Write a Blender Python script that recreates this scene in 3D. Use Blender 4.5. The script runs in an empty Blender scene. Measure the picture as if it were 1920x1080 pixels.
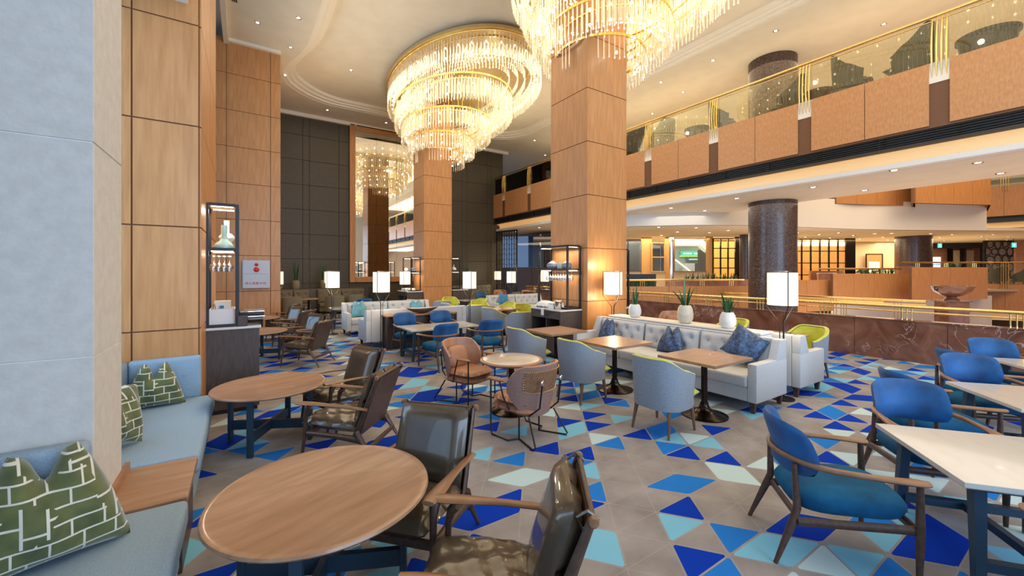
import bpy, bmesh, math, random
from mathutils import Vector, Matrix
random.seed(11)
S = bpy.context.scene
COL = S.collection
PI = math.pi
sin, cos = math.sin, math.cos

# ------------------------------------------------------------------ camera, world, light, exposure
H = 1.75                                   # eye height
cam_d = bpy.data.cameras.new('camera')
cam = bpy.data.objects.new('camera', cam_d); COL.objects.link(cam); S.camera = cam
cam_d.sensor_width = 36.0; cam_d.lens = 760 / 1920 * 36.0
cam_d.shift_y = -32 / 1920
cam.location = (0, 0, H); cam.rotation_euler = (PI / 2, 0, math.radians(-33.35))
cam_d.clip_end = 200

W = bpy.data.worlds.new('world'); S.world = W; W.use_nodes = True
W.node_tree.nodes['Background'].inputs[0].default_value = (0.42, 0.60, 1.0, 1)
W.node_tree.nodes['Background'].inputs[1].default_value = 1.2
S.view_settings.view_transform = 'Standard'; S.view_settings.look = 'None'
S.view_settings.gamma = 1; S.view_settings.use_curve_mapping = False
S.view_settings.exposure = 0.0
S.cycles.use_denoising = True
S.cycles.max_bounces = 8; S.cycles.transparent_max_bounces = 24
S.cycles.sample_clamp_indirect = 4
S.cycles.caustics_reflective = False; S.cycles.caustics_refractive = False

DAY = (0.54, 0.74, 1.0); WARM = (1.0, 0.80, 0.54); WARMER = (1.0, 0.70, 0.38); NEUT = (1.0, 0.90, 0.76)

def area(loc, rot, sx, sy, power, col, spread=180):
    l = bpy.data.lights.new('area_light', 'AREA'); l.shape = 'RECTANGLE'; l.size = sx; l.size_y = sy
    l.energy = power; l.color = col; l.spread = math.radians(spread)
    o = bpy.data.objects.new('area_light', l); COL.objects.link(o); o.location = loc; o.rotation_euler = rot
    return o

def point(loc, power, col, r=0.1):
    l = bpy.data.lights.new('lamp_light', 'POINT'); l.energy = power; l.color = col; l.shadow_soft_size = r
    o = bpy.data.objects.new('lamp_light', l); COL.objects.link(o); o.location = loc
    return o

# daylight through the window walls on the left and behind the viewpoint
area((-1.75, -2.6, 3.6), (0, -PI / 2, 0), 5.5, 8.5, 360, DAY)
area((-1.35, 4.45, 3.4), (0, -PI / 2, 0), 5.0, 1.6, 70, DAY)
area((-1.75, 11.2, 4.2), (0, -PI / 2, 0), 6.0, 5.4, 420, DAY)
area((4.5, -8.6, 3.6), (PI / 2, 0, 0), 11.0, 5.5, 1150, DAY)
# recessed lighting of the ceilings (many small downlights taken together), plus added upward fills
area((6.5, 1.0, 8.2), (0, 0, 0), 8, 12, 520, WARM)
area((6.0, 10.5, 8.2), (0, 0, 0), 8, 10, 520, WARM)
area((5.5, 17.5, 8.2), (0, 0, 0), 8, 2.5, 40, WARM)
area((13.3, 3.0, 3.85), (0, 0, 0), 2.6, 14.0, 150, NEUT)
area((15.0, 16.0, 3.4), (0, 0, 0), 6.0, 9.0, 230, WARM)
for ax_, ay_ in ((18.8, 14.0), (23.0, 11.6), (27.5, 9.2), (32.0, 6.0)): area((ax_, ay_, 3.42), (0, 0, 0), 4.5, 4.5, 400, WARM)
area((14.2, 4.0, -.7), (PI, 0, 0), 4.6, 22.0, 330, NEUT)      # added upward fill for the low ceiling, standing in for floor bounce
area((19.0, 9.0, -.9), (PI, 0, 0), 4.0, 10.0, 260, NEUT)  # second added fill in the opening, also lightens the far gallery
area((9.8, 5.5, 6.6), (PI, 0, 0), 1.5, 22, 210, WARM)       # added upward fill to lighten the high ceiling, no fixture here
area((2.6, 6.5, 6.6), (PI, 0, 0), 1.5, 20, 170, WARM)  # same added ceiling fill on the window side
area((13.6, 6.0, 6.9), (PI, 0, 0), 1.2, 22, 120, WARM)  # added upward fill over the balcony, lightens the ceiling there
area((21.5, 4.0, 8.2), (0, 0, 0), 8.0, 16.0, 1250, WARM)
area((13.5, 6.0, 8.25), (0, 0, 0), 2.5, 20.0, 260, WARM)

# ------------------------------------------------------------------ helpers
FX, FY, RX, RY = 0.5498, 0.8353, 0.8353, -0.5498
def P(px, t):
    """ground point t metres ahead of the viewpoint, on the sight line of column px"""
    d = (px - 960) / 760
    return (t * (FX + d * RX), t * (FY + d * RY))
def Z(py, t): return H + (508 - py) / 760 * t

class MB:
    def __init__(s): s.bm = bmesh.new()
    def _x(s, vs, M):
        if M is not None: bmesh.ops.transform(s.bm, matrix=M, verts=vs)
        return vs
    def box(s, x0, x1, y0, y1, z0, z1, bev=0, seg=2, M=None):
        r = bmesh.ops.create_cube(s.bm, size=1)
        vs = r['verts']
        for v in vs:
            v.co = Vector((x0 + (v.co.x + .5) * (x1 - x0), y0 + (v.co.y + .5) * (y1 - y0), z0 + (v.co.z + .5) * (z1 - z0)))
        if bev > 0:
            es = list({e for v in vs for e in v.link_edges})
            b = bmesh.ops.bevel(s.bm, geom=es, offset=bev, segments=seg, profile=.6, affect='EDGES')
            vs = list({v for f in b['faces'] for v in f.verts} | {v for v in vs if v.is_valid})
        return s._x(vs, M)
    def hexa(s, p):
        """eight corners: bottom 0-3 counter-clockwise, top 4-7"""
        v = [s.bm.verts.new(q) for q in p]
        for f in ((3, 2, 1, 0), (4, 5, 6, 7), (0, 1, 5, 4), (1, 2, 6, 5), (2, 3, 7, 6), (3, 0, 4, 7)):
            s.bm.faces.new([v[i] for i in f])
        return v
    def tube(s, pts, r, n=8, sq=1.0, M=None):
        pts = [Vector(p) for p in pts]
        rs = r if isinstance(r, (list, tuple)) else [r] * len(pts)
        rings = []; up = None
        for i, p in enumerate(pts):
            a = pts[max(i - 1, 0)]; b = pts[min(i + 1, len(pts) - 1)]
            d = (b - a).normalized()
            if up is None:
                up = Vector((0, 0, 1)) if abs(d.z) < .9 else Vector((0, 1, 0))
            sd = d.cross(up)
            if sd.length < 1e-4: sd = d.cross(Vector((1, 0, 0)))
            sd.normalize(); u2 = sd.cross(d).normalized()
            rings.append([s.bm.verts.new(p + sd * cos(2 * PI * k / n) * rs[i] + u2 * sin(2 * PI * k / n) * rs[i] * sq) for k in range(n)])
        for A, B in zip(rings, rings[1:]):
            for k in range(n):
                s.bm.faces.new((A[k], A[(k + 1) % n], B[(k + 1) % n], B[k]))
        s.bm.faces.new(rings[0][::-1]); s.bm.faces.new(rings[-1])
        return s._x([v for g in rings for v in g], M)
    def cyl(s, p0, p1, r0, r1=None, n=12): return s.tube([p0, p1], [r0, r0 if r1 is None else r1], n)
    def lathe(s, prof, n=24, c=(0, 0), ax=1.0, ay=1.0, M=None):
        rings = []
        for r, z in prof:
            rings.append([s.bm.verts.new((c[0] + r * ax * cos(2 * PI * k / n), c[1] + r * ay * sin(2 * PI * k / n), z)) for k in range(n)])
        for A, B in zip(rings, rings[1:]):
            for k in range(n):
                s.bm.faces.new((A[k], A[(k + 1) % n], B[(k + 1) % n], B[k]))
        if prof[0][0] > 1e-4: s.bm.faces.new(rings[0][::-1])
        if prof[-1][0] > 1e-4: s.bm.faces.new(rings[-1])
        return s._x([v for g in rings for v in g], M)
    def prism(s, pts, z0, z1, M=None):
        a = [s.bm.verts.new((x, y, z0)) for x, y in pts]; b = [s.bm.verts.new((x, y, z1)) for x, y in pts]
        n = len(pts)
        s.bm.faces.new(a[::-1]); s.bm.faces.new(b)
        for k in range(n): s.bm.faces.new((a[k], a[(k + 1) % n], b[(k + 1) % n], b[k]))
        return s._x(a + b, M)
    def grid(s, nu, nv, fn, closed=False):
        g = [[s.bm.verts.new(fn(i / nu, j / nv)) for j in range(nv + 1)] for i in range(nu + 1)]
        for i in range(nu):
            for j in range(nv):
                s.bm.faces.new((g[i][j], g[i + 1][j], g[i + 1][j + 1], g[i][j + 1]))
        return g
    def build(s, name, m, parent=None, smooth=False, loc=None, rz=0):
        bmesh.ops.recalc_face_normals(s.bm, faces=s.bm.faces)
        me = bpy.data.meshes.new(name); s.bm.to_mesh(me); s.bm.free()
        for mm in (m if isinstance(m, (list, tuple)) else [m]): me.materials.append(mm)
        if smooth:
            me.polygons.foreach_set('use_smooth', [True] * len(me.polygons))
            try: me.set_sharp_from_angle(angle=math.radians(50))
            except Exception: pass
        o = bpy.data.objects.new(name, me); COL.objects.link(o)
        if parent is not None: o.parent = parent
        if loc is not None: o.location = loc
        o.rotation_euler.z = rz
        return o

def inst(name, src, parent, loc=(0, 0, 0), rz=0, scale=None):
    o = bpy.data.objects.new(name, src.data if hasattr(src, 'data') else src); COL.objects.link(o); o.parent = parent
    o.location = loc; o.rotation_euler.z = rz
    if scale: o.scale = scale
    return o

def thing(name, label, cat, loc=(0, 0, 0), rz=0, group=None):
    o = bpy.data.objects.new(name, None); COL.objects.link(o); o.empty_display_size = .1
    o.location = loc; o.rotation_euler.z = rz
    tag(o, label, cat, group); return o
def tag(o, label, cat, group=None):
    o['label'] = label; o['category'] = cat
    if group: o['group'] = group
    return o
def struct(o): o['kind'] = 'structure'; return o
def stuff(o): o['kind'] = 'stuff'; return o
def dup(root, loc, rz, label, group=None, scale=None):
    r = root.copy(); COL.objects.link(r); r.location = loc; r.rotation_euler = (0, 0, rz)
    if scale: r.scale = scale
    r['label'] = label
    if group: r['group'] = group
    for ch in list(root.children):
        c = ch.copy(); COL.objects.link(c); c.parent = r
        for g in list(ch.children):
            d = g.copy(); COL.objects.link(d); d.parent = c
    return r
def face(fx, fy): return math.atan2(-fx, fy)     # rotation that turns local +Y to (fx, fy)

# ------------------------------------------------------------------ materials
def mat(name, col, rough=.6, metal=0.0, spec=None, emit=None, estr=0, coat=0, sheen=0):
    m = bpy.data.materials.new(name); m.use_nodes = True
    b = m.node_tree.nodes['Principled BSDF']
    b.inputs['Base Color'].default_value = (*col, 1); b.inputs['Roughness'].default_value = rough
    b.inputs['Metallic'].default_value = metal
    if spec is not None: b.inputs['Specular IOR Level'].default_value = spec
    if emit: b.inputs['Emission Color'].default_value = (*emit, 1); b.inputs['Emission Strength'].default_value = estr
    if coat: b.inputs['Coat Weight'].default_value = coat
    if sheen: b.inputs['Sheen Weight'].default_value = sheen
    return m
def nd(m, t, **kw):
    n = m.node_tree.nodes.new(t)
    for k, v in kw.items(): setattr(n, k, v)
    return n
def lk(m, a, b): m.node_tree.links.new(a, b)
def ramp(m, cols, fac, interp='LINEAR'):
    r = nd(m, 'ShaderNodeValToRGB'); r.color_ramp.interpolation = interp
    e = r.color_ramp.elements
    while len(e) < len(cols): e.new(.5)
    for k, (p, c) in enumerate(cols): e[k].position = p; e[k].color = (*c, 1)
    lk(m, fac, r.inputs[0]); return r
def noisy(name, c1, c2, scale=(1, 1, 1), nscale=6, detail=4, rough=.6, bump=0, bscale=None, lo=.35, hi=.65, **kw):
    """two-tone noise colour in object space, optionally stretched (grain) with a fine relief"""
    m = mat(name, c1, rough, **kw); b = m.node_tree.nodes['Principled BSDF']
    tc = nd(m, 'ShaderNodeTexCoord'); mp = nd(m, 'ShaderNodeMapping'); mp.inputs['Scale'].default_value = scale
    lk(m, tc.outputs['Object'], mp.inputs[0])
    n = nd(m, 'ShaderNodeTexNoise'); n.inputs['Scale'].default_value = nscale; n.inputs['Detail'].default_value = detail
    lk(m, mp.outputs[0], n.inputs['Vector'])
    r = ramp(m, [(lo, c1), (hi, c2)], n.outputs[0]); lk(m, r.outputs[0], b.inputs['Base Color'])
    if bump:
        n2 = nd(m, 'ShaderNodeTexNoise'); n2.inputs['Scale'].default_value = bscale or nscale * 4
        lk(m, tc.outputs['Object'], n2.inputs['Vector'])
        bp = nd(m, 'ShaderNodeBump'); bp.inputs['Strength'].default_value = bump; bp.inputs['Distance'].default_value = .01
        lk(m, n2.outputs[0], bp.inputs['Height']); lk(m, bp.outputs[0], b.inputs['Normal'])
    return m

M = {}
M['panel'] = noisy('maple_panel', (.47, .205, .068), (.57, .27, .098), (9, 9, .7), 3, 5, .38)
M['panel2'] = noisy('maple_panel_diagonal', (.49, .22, .08), (.58, .285, .115), (6, 6, 2), 5, 5, .4)
M['panel_core'] = mat('panel_joint', (.16, .07, .03), .7)
M['legwood'] = noisy('brown_leg', (.15, .08, .048), (.20, .11, .07), (8, 8, 2), 4, 4, .45)
M['darkpanel'] = noisy('dark_wall_panel', (.050, .038, .018), (.074, .057, .030), (8, 8, 1), 8, 5, .5)
M['dark_core'] = mat('dark_joint', (.018, .014, .009), .8)
M['stone'] = noisy('grey_plaster', (.59, .56, .51), (.65, .62, .57), (1, 1, 1), 14, 6, .75, bump=.15, bscale=40)
M['joint'] = mat('pale_joint', (.85, .84, .8), .7)
M['ceil'] = noisy('ceiling_cream', (.72, .64, .50), (.76, .68, .54), (1, 1, 1), 2, 2, .85)
M['trimw'] = mat('ceiling_moulding', (.82, .75, .62), .6)
M['white'] = mat('white_paint', (.80, .76, .68), .6)
M['marble_r'] = None
M['walnut'] = noisy('walnut_top', (.30, .155, .085), (.43, .245, .145), (1.2, 9, 9), 2.2, 6, .33, lo=.3, hi=.7, coat=.15)
M['walnut_e'] = noisy('walnut_edge', (.30, .14, .07), (.38, .19, .10), (2, 6, 6), 4, 5, .4)
M['frame'] = noisy('dark_walnut_frame', (.055, .028, .018), (.095, .05, .032), (8, 8, 8), 4, 4, .4)
M['arm'] = noisy('oiled_arm', (.20, .095, .045), (.28, .14, .068), (8, 2, 8), 4, 4, .38)
M['dkwood'] = noisy('dark_veneer', (.050, .034, .028), (.085, .06, .05), (14, 14, 1), 6, 5, .5)
M['leather'] = noisy('worn_leather', (.060, .043, .028), (.092, .066, .040), (1, 1, 1), 4, 6, .30, bump=.3, bscale=7, coat=.5)
M['tan'] = noisy('tan_leather', (.36, .16, .085), (.45, .22, .12), (1, 1, 1), 6, 4, .42, bump=.1, bscale=60)
M['tanback'] = noisy('dusty_rose_fabric', (.27, .15, .12), (.33, .19, .15), (1, 1, 1), 60, 3, .75)
M['grey'] = noisy('grey_tweed', (.22, .25, .29), (.34, .37, .41), (1, 1, 1), 140, 2, .9, bump=.2, bscale=220)
M['sofa'] = noisy('pale_grey_weave', (.50, .50, .50), (.62, .62, .61), (1, 1, 1), 160, 2, .9, bump=.15, bscale=240)
M['sofab'] = mat('sofa_button', (.32, .34, .36), .8)
M['lime'] = noisy('lime_velvet', (.46, .48, .03), (.58, .58, .05), (1, 1, 1), 9, 3, .7, sheen=.4)
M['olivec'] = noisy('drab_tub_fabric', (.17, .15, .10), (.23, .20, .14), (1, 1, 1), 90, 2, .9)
M['velvet'] = noisy('blue_velvet', (.002, .042, .14), (.003, .11, .33), (1, 1, 1), 5, 5, .6, sheen=.08)
M['velvetd'] = noisy('teal_seat_velvet', (.002, .055, .13), (.004, .11, .24), (1, 1, 1), 5, 5, .8, spec=.2)
M['bench'] = noisy('blue_bench_cloth', (.23, .33, .44), (.29, .40, .51), (1, 1, 1), 120, 2, .85, bump=.12, bscale=200)
M['navy'] = noisy('metallic_navy_weave', (.02, .045, .11), (.10, .15, .24), (1, 1, 1), 30, 5, .42, bump=.3, bscale=60, metal=.25)
M['teal'] = noisy('teal_cushion', (.10, .30, .38), (.16, .40, .48), (1, 1, 1), 8, 4, .7)
M['aqua'] = noisy('blue_cushion', (.03, .17, .36), (.05, .24, .46), (1, 1, 1), 8, 4, .7)
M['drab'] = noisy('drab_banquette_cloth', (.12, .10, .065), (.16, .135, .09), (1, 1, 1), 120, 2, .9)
M['darkc'] = noisy('charcoal_cushion', (.03, .028, .025), (.06, .055, .05), (1, 1, 1), 20, 3, .7)
M['ventslat'] = mat('vent_slat', (.035, .03, .022), .6)
M['goldm'] = mat('satin_gold', (.55, .40, .18), .45, .6)
M['black'] = mat('black_metal', (.018, .016, .017), .4, .3)
M['bronze'] = mat('polished_dark_bronze', (.045, .033, .026), .16, .9)
M['bluesteel'] = mat('navy_metal', (.025, .055, .09), .4, .3)
M['brass'] = mat('polished_brass', (.86, .60, .22), .2, 1.0)
M['chrome'] = mat('chrome', (.8, .8, .8), .1, 1.0)
M['granite'] = noisy('dark_granite', (.032, .016, .012), (.15, .088, .068), (1, 1, 1), 26, 8, .34, lo=.42, hi=.72, coat=.15)
M['tabletop'] = noisy('white_quartz', (.58, .55, .49), (.50, .47, .41), (1, 2.5, 1), 3, 8, .12, lo=.5, hi=.8, coat=.2)
M['marbletop'] = noisy('cream_marble', (.68, .60, .50), (.58, .50, .40), (1, 4, 1), 3, 6, .2)
M['counter'] = mat('white_counter', (.70, .69, .67), .25)
M['pot'] = mat('glazed_white_pot', (.74, .73, .70), .25)
M['potc'] = noisy('speckled_cream_pot', (.60, .54, .42), (.68, .62, .50), (1, 1, 1), 40, 3, .3)
M['vaseg'] = noisy('ombre_vase', (.10, .14, .22), (.50, .50, .50), (.1, .1, 6), 2, 2, .35)
M['aquag'] = mat('aqua_glass', (.38, .62, .60), .15, coat=.5)
M['linen'] = mat('white_linen', (.80, .80, .80), .9)
M['leaf'] = noisy('snake_leaf', (.008, .055, .016), (.02, .12, .03), (3, 3, 14), 4, 3, .42)
M['leafl'] = noisy('banded_leaf', (.12, .24, .10), (.03, .11, .04), (1, 1, 30), 2, 1, .45)
M['shade'] = mat('glowing_shade', (.85, .80, .68), .8, emit=(1.0, .87, .66), estr=.85)
M['led'] = mat('led_strip', (.9, .8, .6), .5, emit=(1.0, .86, .62), estr=7)
M['cove'] = mat('cove_glow', (.9, .7, .4), .6, emit=(1.0, .52, .17), estr=.34)
M['down'] = mat('downlight_lens', (.9, .9, .9), .5, emit=(1.0, .93, .82), estr=9)
M['bulb'] = mat('chandelier_bulb', (.9, .8, .6), .5, emit=(1.0, .84, .56), estr=9)
M['red'] = mat('red_enamel', (.55, .02, .015), .35)
M['enamel'] = mat('pale_blue_grey_enamel', (.50, .53, .60), .4)
M['suit'] = mat('black_cloth', (.012, .012, .014), .8)
M['skin'] = mat('skin', (.48, .27, .18), .55)
M['hair'] = mat('black_hair', (.012, .01, .009), .6)
M['shirt'] = mat('white_shirt', (.7, .7, .7), .8)
M['dkchair'] = noisy('dark_patterned_velvet', (.008, .010, .008), (.022, .024, .020), (1, 1, 1), 12, 3, .6)
M['redwood'] = noisy('reddish_stone', (.36, .16, .095), (.44, .21, .13), (1, 1, 1), 5, 5, .35)
M['slate'] = mat('dark_slate', (.02, .02, .022), .5)
for k in ('bulb', 'down', 'cove', 'led', 'shade'): 
    if k in ('bulb', 'down'): M[k].cycles.emission_sampling = 'NONE'

def mk_marble():
    m = mat('red_brown_marble', (.2, .08, .05), .14, coat=.3); b = m.node_tree.nodes['Principled BSDF']
    tc = nd(m, 'ShaderNodeTexCoord')
    n = nd(m, 'ShaderNodeTexNoise'); n.inputs['Scale'].default_value = 2.2; n.inputs['Detail'].default_value = 9; n.inputs['Distortion'].default_value = 1.2
    lk(m, tc.outputs['Object'], n.inputs['Vector'])
    r = ramp(m, [(.3, (.115, .042, .024)), (.55, (.20, .082, .048)), (.75, (.27, .13, .085))], n.outputs[0])
    n2 = nd(m, 'ShaderNodeTexNoise'); n2.inputs['Scale'].default_value = 1.7; n2.inputs['Detail'].default_value = 12; n2.inputs['Distortion'].default_value = 2.5
    lk(m, tc.outputs['Object'], n2.inputs['Vector'])
    r2 = ramp(m, [(.485, (0, 0, 0)), (.5, (1, 1, 1)), (.515, (0, 0, 0))], n2.outputs[0])
    n3 = nd(m, 'ShaderNodeTexNoise'); n3.inputs['Scale'].default_value = .9; lk(m, tc.outputs['Object'], n3.inputs['Vector'])
    r3 = ramp(m, [(.5, (0, 0, 0)), (.62, (.75, .75, .75))], n3.outputs[0])
    mu = nd(m, 'ShaderNodeMath', operation='MULTIPLY'); lk(m, r2.outputs[0], mu.inputs[0]); lk(m, r3.outputs[0], mu.inputs[1])
    mx = nd(m, 'ShaderNodeMixRGB'); lk(m, mu.outputs[0], mx.inputs[0]); lk(m, r.outputs[0], mx.inputs[1]); mx.inputs[2].default_value = (.62, .48, .42, 1)
    lk(m, mx.outputs[0], b.inputs['Base Color']); return m
M['marble_r'] = mk_marble()

def mk_glass(name, tint, refl, rough=.02):
    m = bpy.data.materials.new(name); m.use_nodes = True; nt = m.node_tree; nt.nodes.clear()
    o = nd(m, 'ShaderNodeOutputMaterial'); t = nd(m, 'ShaderNodeBsdfTransparent'); g = nd(m, 'ShaderNodeBsdfGlossy')
    t.inputs[0].default_value = (*tint, 1); g.inputs['Roughness'].default_value = rough
    f = nd(m, 'ShaderNodeFresnel'); f.inputs[0].default_value = 1.5
    mu = nd(m, 'ShaderNodeMath', operation='MULTIPLY_ADD'); mu.inputs[1].default_value = 1.0; mu.inputs[2].default_value = refl
    lk(m, f.outputs[0], mu.inputs[0]); mx = nd(m, 'ShaderNodeMixShader'); lk(m, mu.outputs[0], mx.inputs[0])
    lk(m, t.outputs[0], mx.inputs[1]); lk(m, g.outputs[0], mx.inputs[2]); lk(m, mx.outputs[0], o.inputs[0]); return m
M['glass'] = mk_glass('greenish_glass', (.96, .98, .88), .01)
M['winglass'] = mk_glass('window_glass', (.9, .95, .95), .02)
M['clear'] = mk_glass('clear_glassware', (.95, .97, .97), .22, .05)
M['shopglass'] = mk_glass('shop_glass', (.75, .85, .9), .12)

def mk_crystal():
    m = bpy.data.materials.new('crystal'); m.use_nodes = True; nt = m.node_tree; nt.nodes.clear()
    o = nd(m, 'ShaderNodeOutputMaterial'); t = nd(m, 'ShaderNodeBsdfTransparent'); t.inputs[0].default_value = (.98, .96, .90, 1)
    g = nd(m, 'ShaderNodeBsdfGlossy'); g.inputs['Roughness'].default_value = .12; g.inputs[0].default_value = (1, .95, .85, 1)
    d = nd(m, 'ShaderNodeBsdfTranslucent'); d.inputs[0].default_value = (.9, .86, .76, 1)
    d2 = nd(m, 'ShaderNodeBsdfDiffuse'); d2.inputs[0].default_value = (.86, .82, .72, 1)
    a = nd(m, 'ShaderNodeAddShader'); lk(m, d.outputs[0], a.inputs[0]); lk(m, d2.outputs[0], a.inputs[1])
    x1 = nd(m, 'ShaderNodeMixShader'); x1.inputs[0].default_value = .33; lk(m, g.outputs[0], x1.inputs[1]); lk(m, a.outputs[0], x1.inputs[2])
    x2 = nd(m, 'ShaderNodeMixShader'); x2.inputs[0].default_value = .55; lk(m, t.outputs[0], x2.inputs[1]); lk(m, x1.outputs[0], x2.inputs[2])
    lk(m, x2.outputs[0], o.inputs[0]); return m
M['crystal'] = mk_crystal()

def mk_cushion():
    """olive velvet cut into offset rectangles by white lines"""
    m = mat('olive_block_velvet', (.1, .12, .02), .75, sheen=.4); b = m.node_tree.nodes['Principled BSDF']
    tc = nd(m, 'ShaderNodeTexCoord'); sp = nd(m, 'ShaderNodeSeparateXYZ'); lk(m, tc.outputs['Object'], sp.inputs[0])
    def bricks(ax, az, s, off):
        cb = nd(m, 'ShaderNodeCombineXYZ'); lk(m, sp.outputs[ax], cb.inputs[0]); lk(m, sp.outputs[az], cb.inputs[1])
        mp = nd(m, 'ShaderNodeMapping'); mp.inputs['Location'].default_value = (off, off * .6, 0); lk(m, cb.outputs[0], mp.inputs[0])
        k = nd(m, 'ShaderNodeTexBrick'); lk(m, mp.outputs[0], k.inputs['Vector'])
        k.inputs['Scale'].default_value = s; k.inputs['Mortar Size'].default_value = .011 * 5 / s * 2; k.inputs['Mortar Smooth'].default_value = .1
        k.inputs['Brick Width'].default_value = .55; k.inputs['Row Height'].default_value = .34; k.offset = .37; k.squash = 1.6; k.squash_frequency = 3
        k.inputs['Color1'].default_value = (0, 0, 0, 1); k.inputs['Color2'].default_value = (0, 0, 0, 1); k.inputs['Mortar'].default_value = (1, 1, 1, 1)
        return k
    k1 = bricks(0, 2, 5.2, .0); k2 = bricks(2, 0, 4.6, .13)
    n = nd(m, 'ShaderNodeTexVoronoi'); n.inputs['Scale'].default_value = 7; n.distance = 'CHEBYCHEV'; lk(m, tc.outputs['Object'], n.inputs['Vector'])
    sc = nd(m, 'ShaderNodeSeparateColor'); lk(m, n.outputs['Color'], sc.inputs[0])
    gt = nd(m, 'ShaderNodeMath', operation='GREATER_THAN'); gt.inputs[1].default_value = .62; lk(m, sc.outputs[0], gt.inputs[0])
    mx = nd(m, 'ShaderNodeMixRGB'); lk(m, gt.outputs[0], mx.inputs[0]); lk(m, k1.outputs[0], mx.inputs[1]); lk(m, k2.outputs[0], mx.inputs[2])
    nn = nd(m, 'ShaderNodeTexNoise'); nn.inputs['Scale'].default_value = 9; lk(m, tc.outputs['Object'], nn.inputs['Vector'])
    gr = ramp(m, [(.35, (.055, .075, .022)), (.65, (.12, .135, .035))], nn.outputs[0])
    fx = nd(m, 'ShaderNodeMixRGB'); lk(m, mx.outputs[0], fx.inputs[0]); lk(m, gr.outputs[0], fx.inputs[1]); fx.inputs[2].default_value = (.62, .60, .52, 1)
    lk(m, fx.outputs[0], b.inputs['Base Color']); return m
M['block'] = mk_cushion()

def mk_carpet():
    m = mat('patterned_carpet', (.3, .28, .27), .95, spec=.1); b = m.node_tree.nodes['Principled BSDF']
    at = nd(m, 'ShaderNodeAttribute'); at.attribute_name = 'tile'
    tc = nd(m, 'ShaderNodeTexCoord'); sp = nd(m, 'ShaderNodeSeparateXYZ'); lk(m, tc.outputs['Object'], sp.inputs[0])
    def mth(op, a, b_=None, c=None):
        n = nd(m, 'ShaderNodeMath', operation=op)
        for i, v in enumerate((a, b_, c)):
            if v is None: continue
            if isinstance(v, (int, float)): n.inputs[i].default_value = v
            else: lk(m, v, n.inputs[i])
        return n.outputs[0]
    v = mth('DIVIDE', mth('SUBTRACT', sp.outputs[1], 1.885), .268)
    u = mth('SUBTRACT', mth('DIVIDE', mth('SUBTRACT', sp.outputs[0], 2.49), .41), mth('MULTIPLY', v, .5))
    w = mth('ADD', u, v)
    ds = [mth('ABSOLUTE', mth('SUBTRACT', q, mth('ROUND', q))) for q in (u, v, w)]
    ea = nd(m, 'ShaderNodeAttribute'); ea.attribute_name = 'edge'; es = nd(m, 'ShaderNodeSeparateColor'); lk(m, ea.outputs['Color'], es.inputs[0])
    d0 = mth('MINIMUM', mth('MINIMUM', ds[0], ds[1]), ds[2])
    ds = [mth('ADD', q, mth('SUBTRACT', 1.0, es.outputs[k])) for k, q in enumerate(ds)]
    d = mth('MINIMUM', mth('MINIMUM', ds[0], ds[1]), ds[2])
    dmx = mth('MAXIMUM', mth('MAXIMUM', ds[0], ds[1]), ds[2])
    d2 = mth('SUBTRACT', mth('SUBTRACT', mth('ADD', mth('ADD', ds[0], ds[1]), ds[2]), d), dmx)     # second nearest edge: small only in corners
    line = mth('LESS_THAN', d, .024); corner = mth('LESS_THAN', mth('ADD', d, d2), .10)
    gap = mth('MAXIMUM', line, corner); thin = mth('LESS_THAN', d0, .014)
    n = nd(m, 'ShaderNodeTexNoise'); n.inputs['Scale'].default_value = 3.5; n.inputs['Detail'].default_value = 8; lk(m, tc.outputs['Object'], n.inputs['Vector'])
    gr = ramp(m, [(.3, (.24, .218, .21)), (.7, (.36, .333, .325))], n.outputs[0])
    gl = nd(m, 'ShaderNodeMixRGB'); lk(m, mth('MULTIPLY', thin, .35), gl.inputs[0]); lk(m, gr.outputs[0], gl.inputs[1]); gl.inputs[2].default_value = (.42, .38, .36, 1)
    isb = mth('MULTIPLY', at.outputs['Alpha'], mth('SUBTRACT', 1.0, gap))
    mx = nd(m, 'ShaderNodeMixRGB'); lk(m, isb, mx.inputs[0]); lk(m, gl.outputs[0], mx.inputs[1]); lk(m, at.outputs['Color'], mx.inputs[2])
    nf = nd(m, 'ShaderNodeTexNoise'); nf.inputs['Scale'].default_value = 260; lk(m, tc.outputs['Object'], nf.inputs['Vector'])
    bp = nd(m, 'ShaderNodeBump'); bp.inputs['Strength'].default_value = .35; bp.inputs['Distance'].default_value = .004
    lk(m, nf.outputs[0], bp.inputs['Height']); lk(m, bp.outputs[0], b.inputs['Normal'])
    lk(m, mx.outputs[0], b.inputs['Base Color']); return m
M['carpet'] = mk_carpet()
M['mirror'] = mat('mirror', (.88, .86, .78), .015, 1.0)

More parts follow.
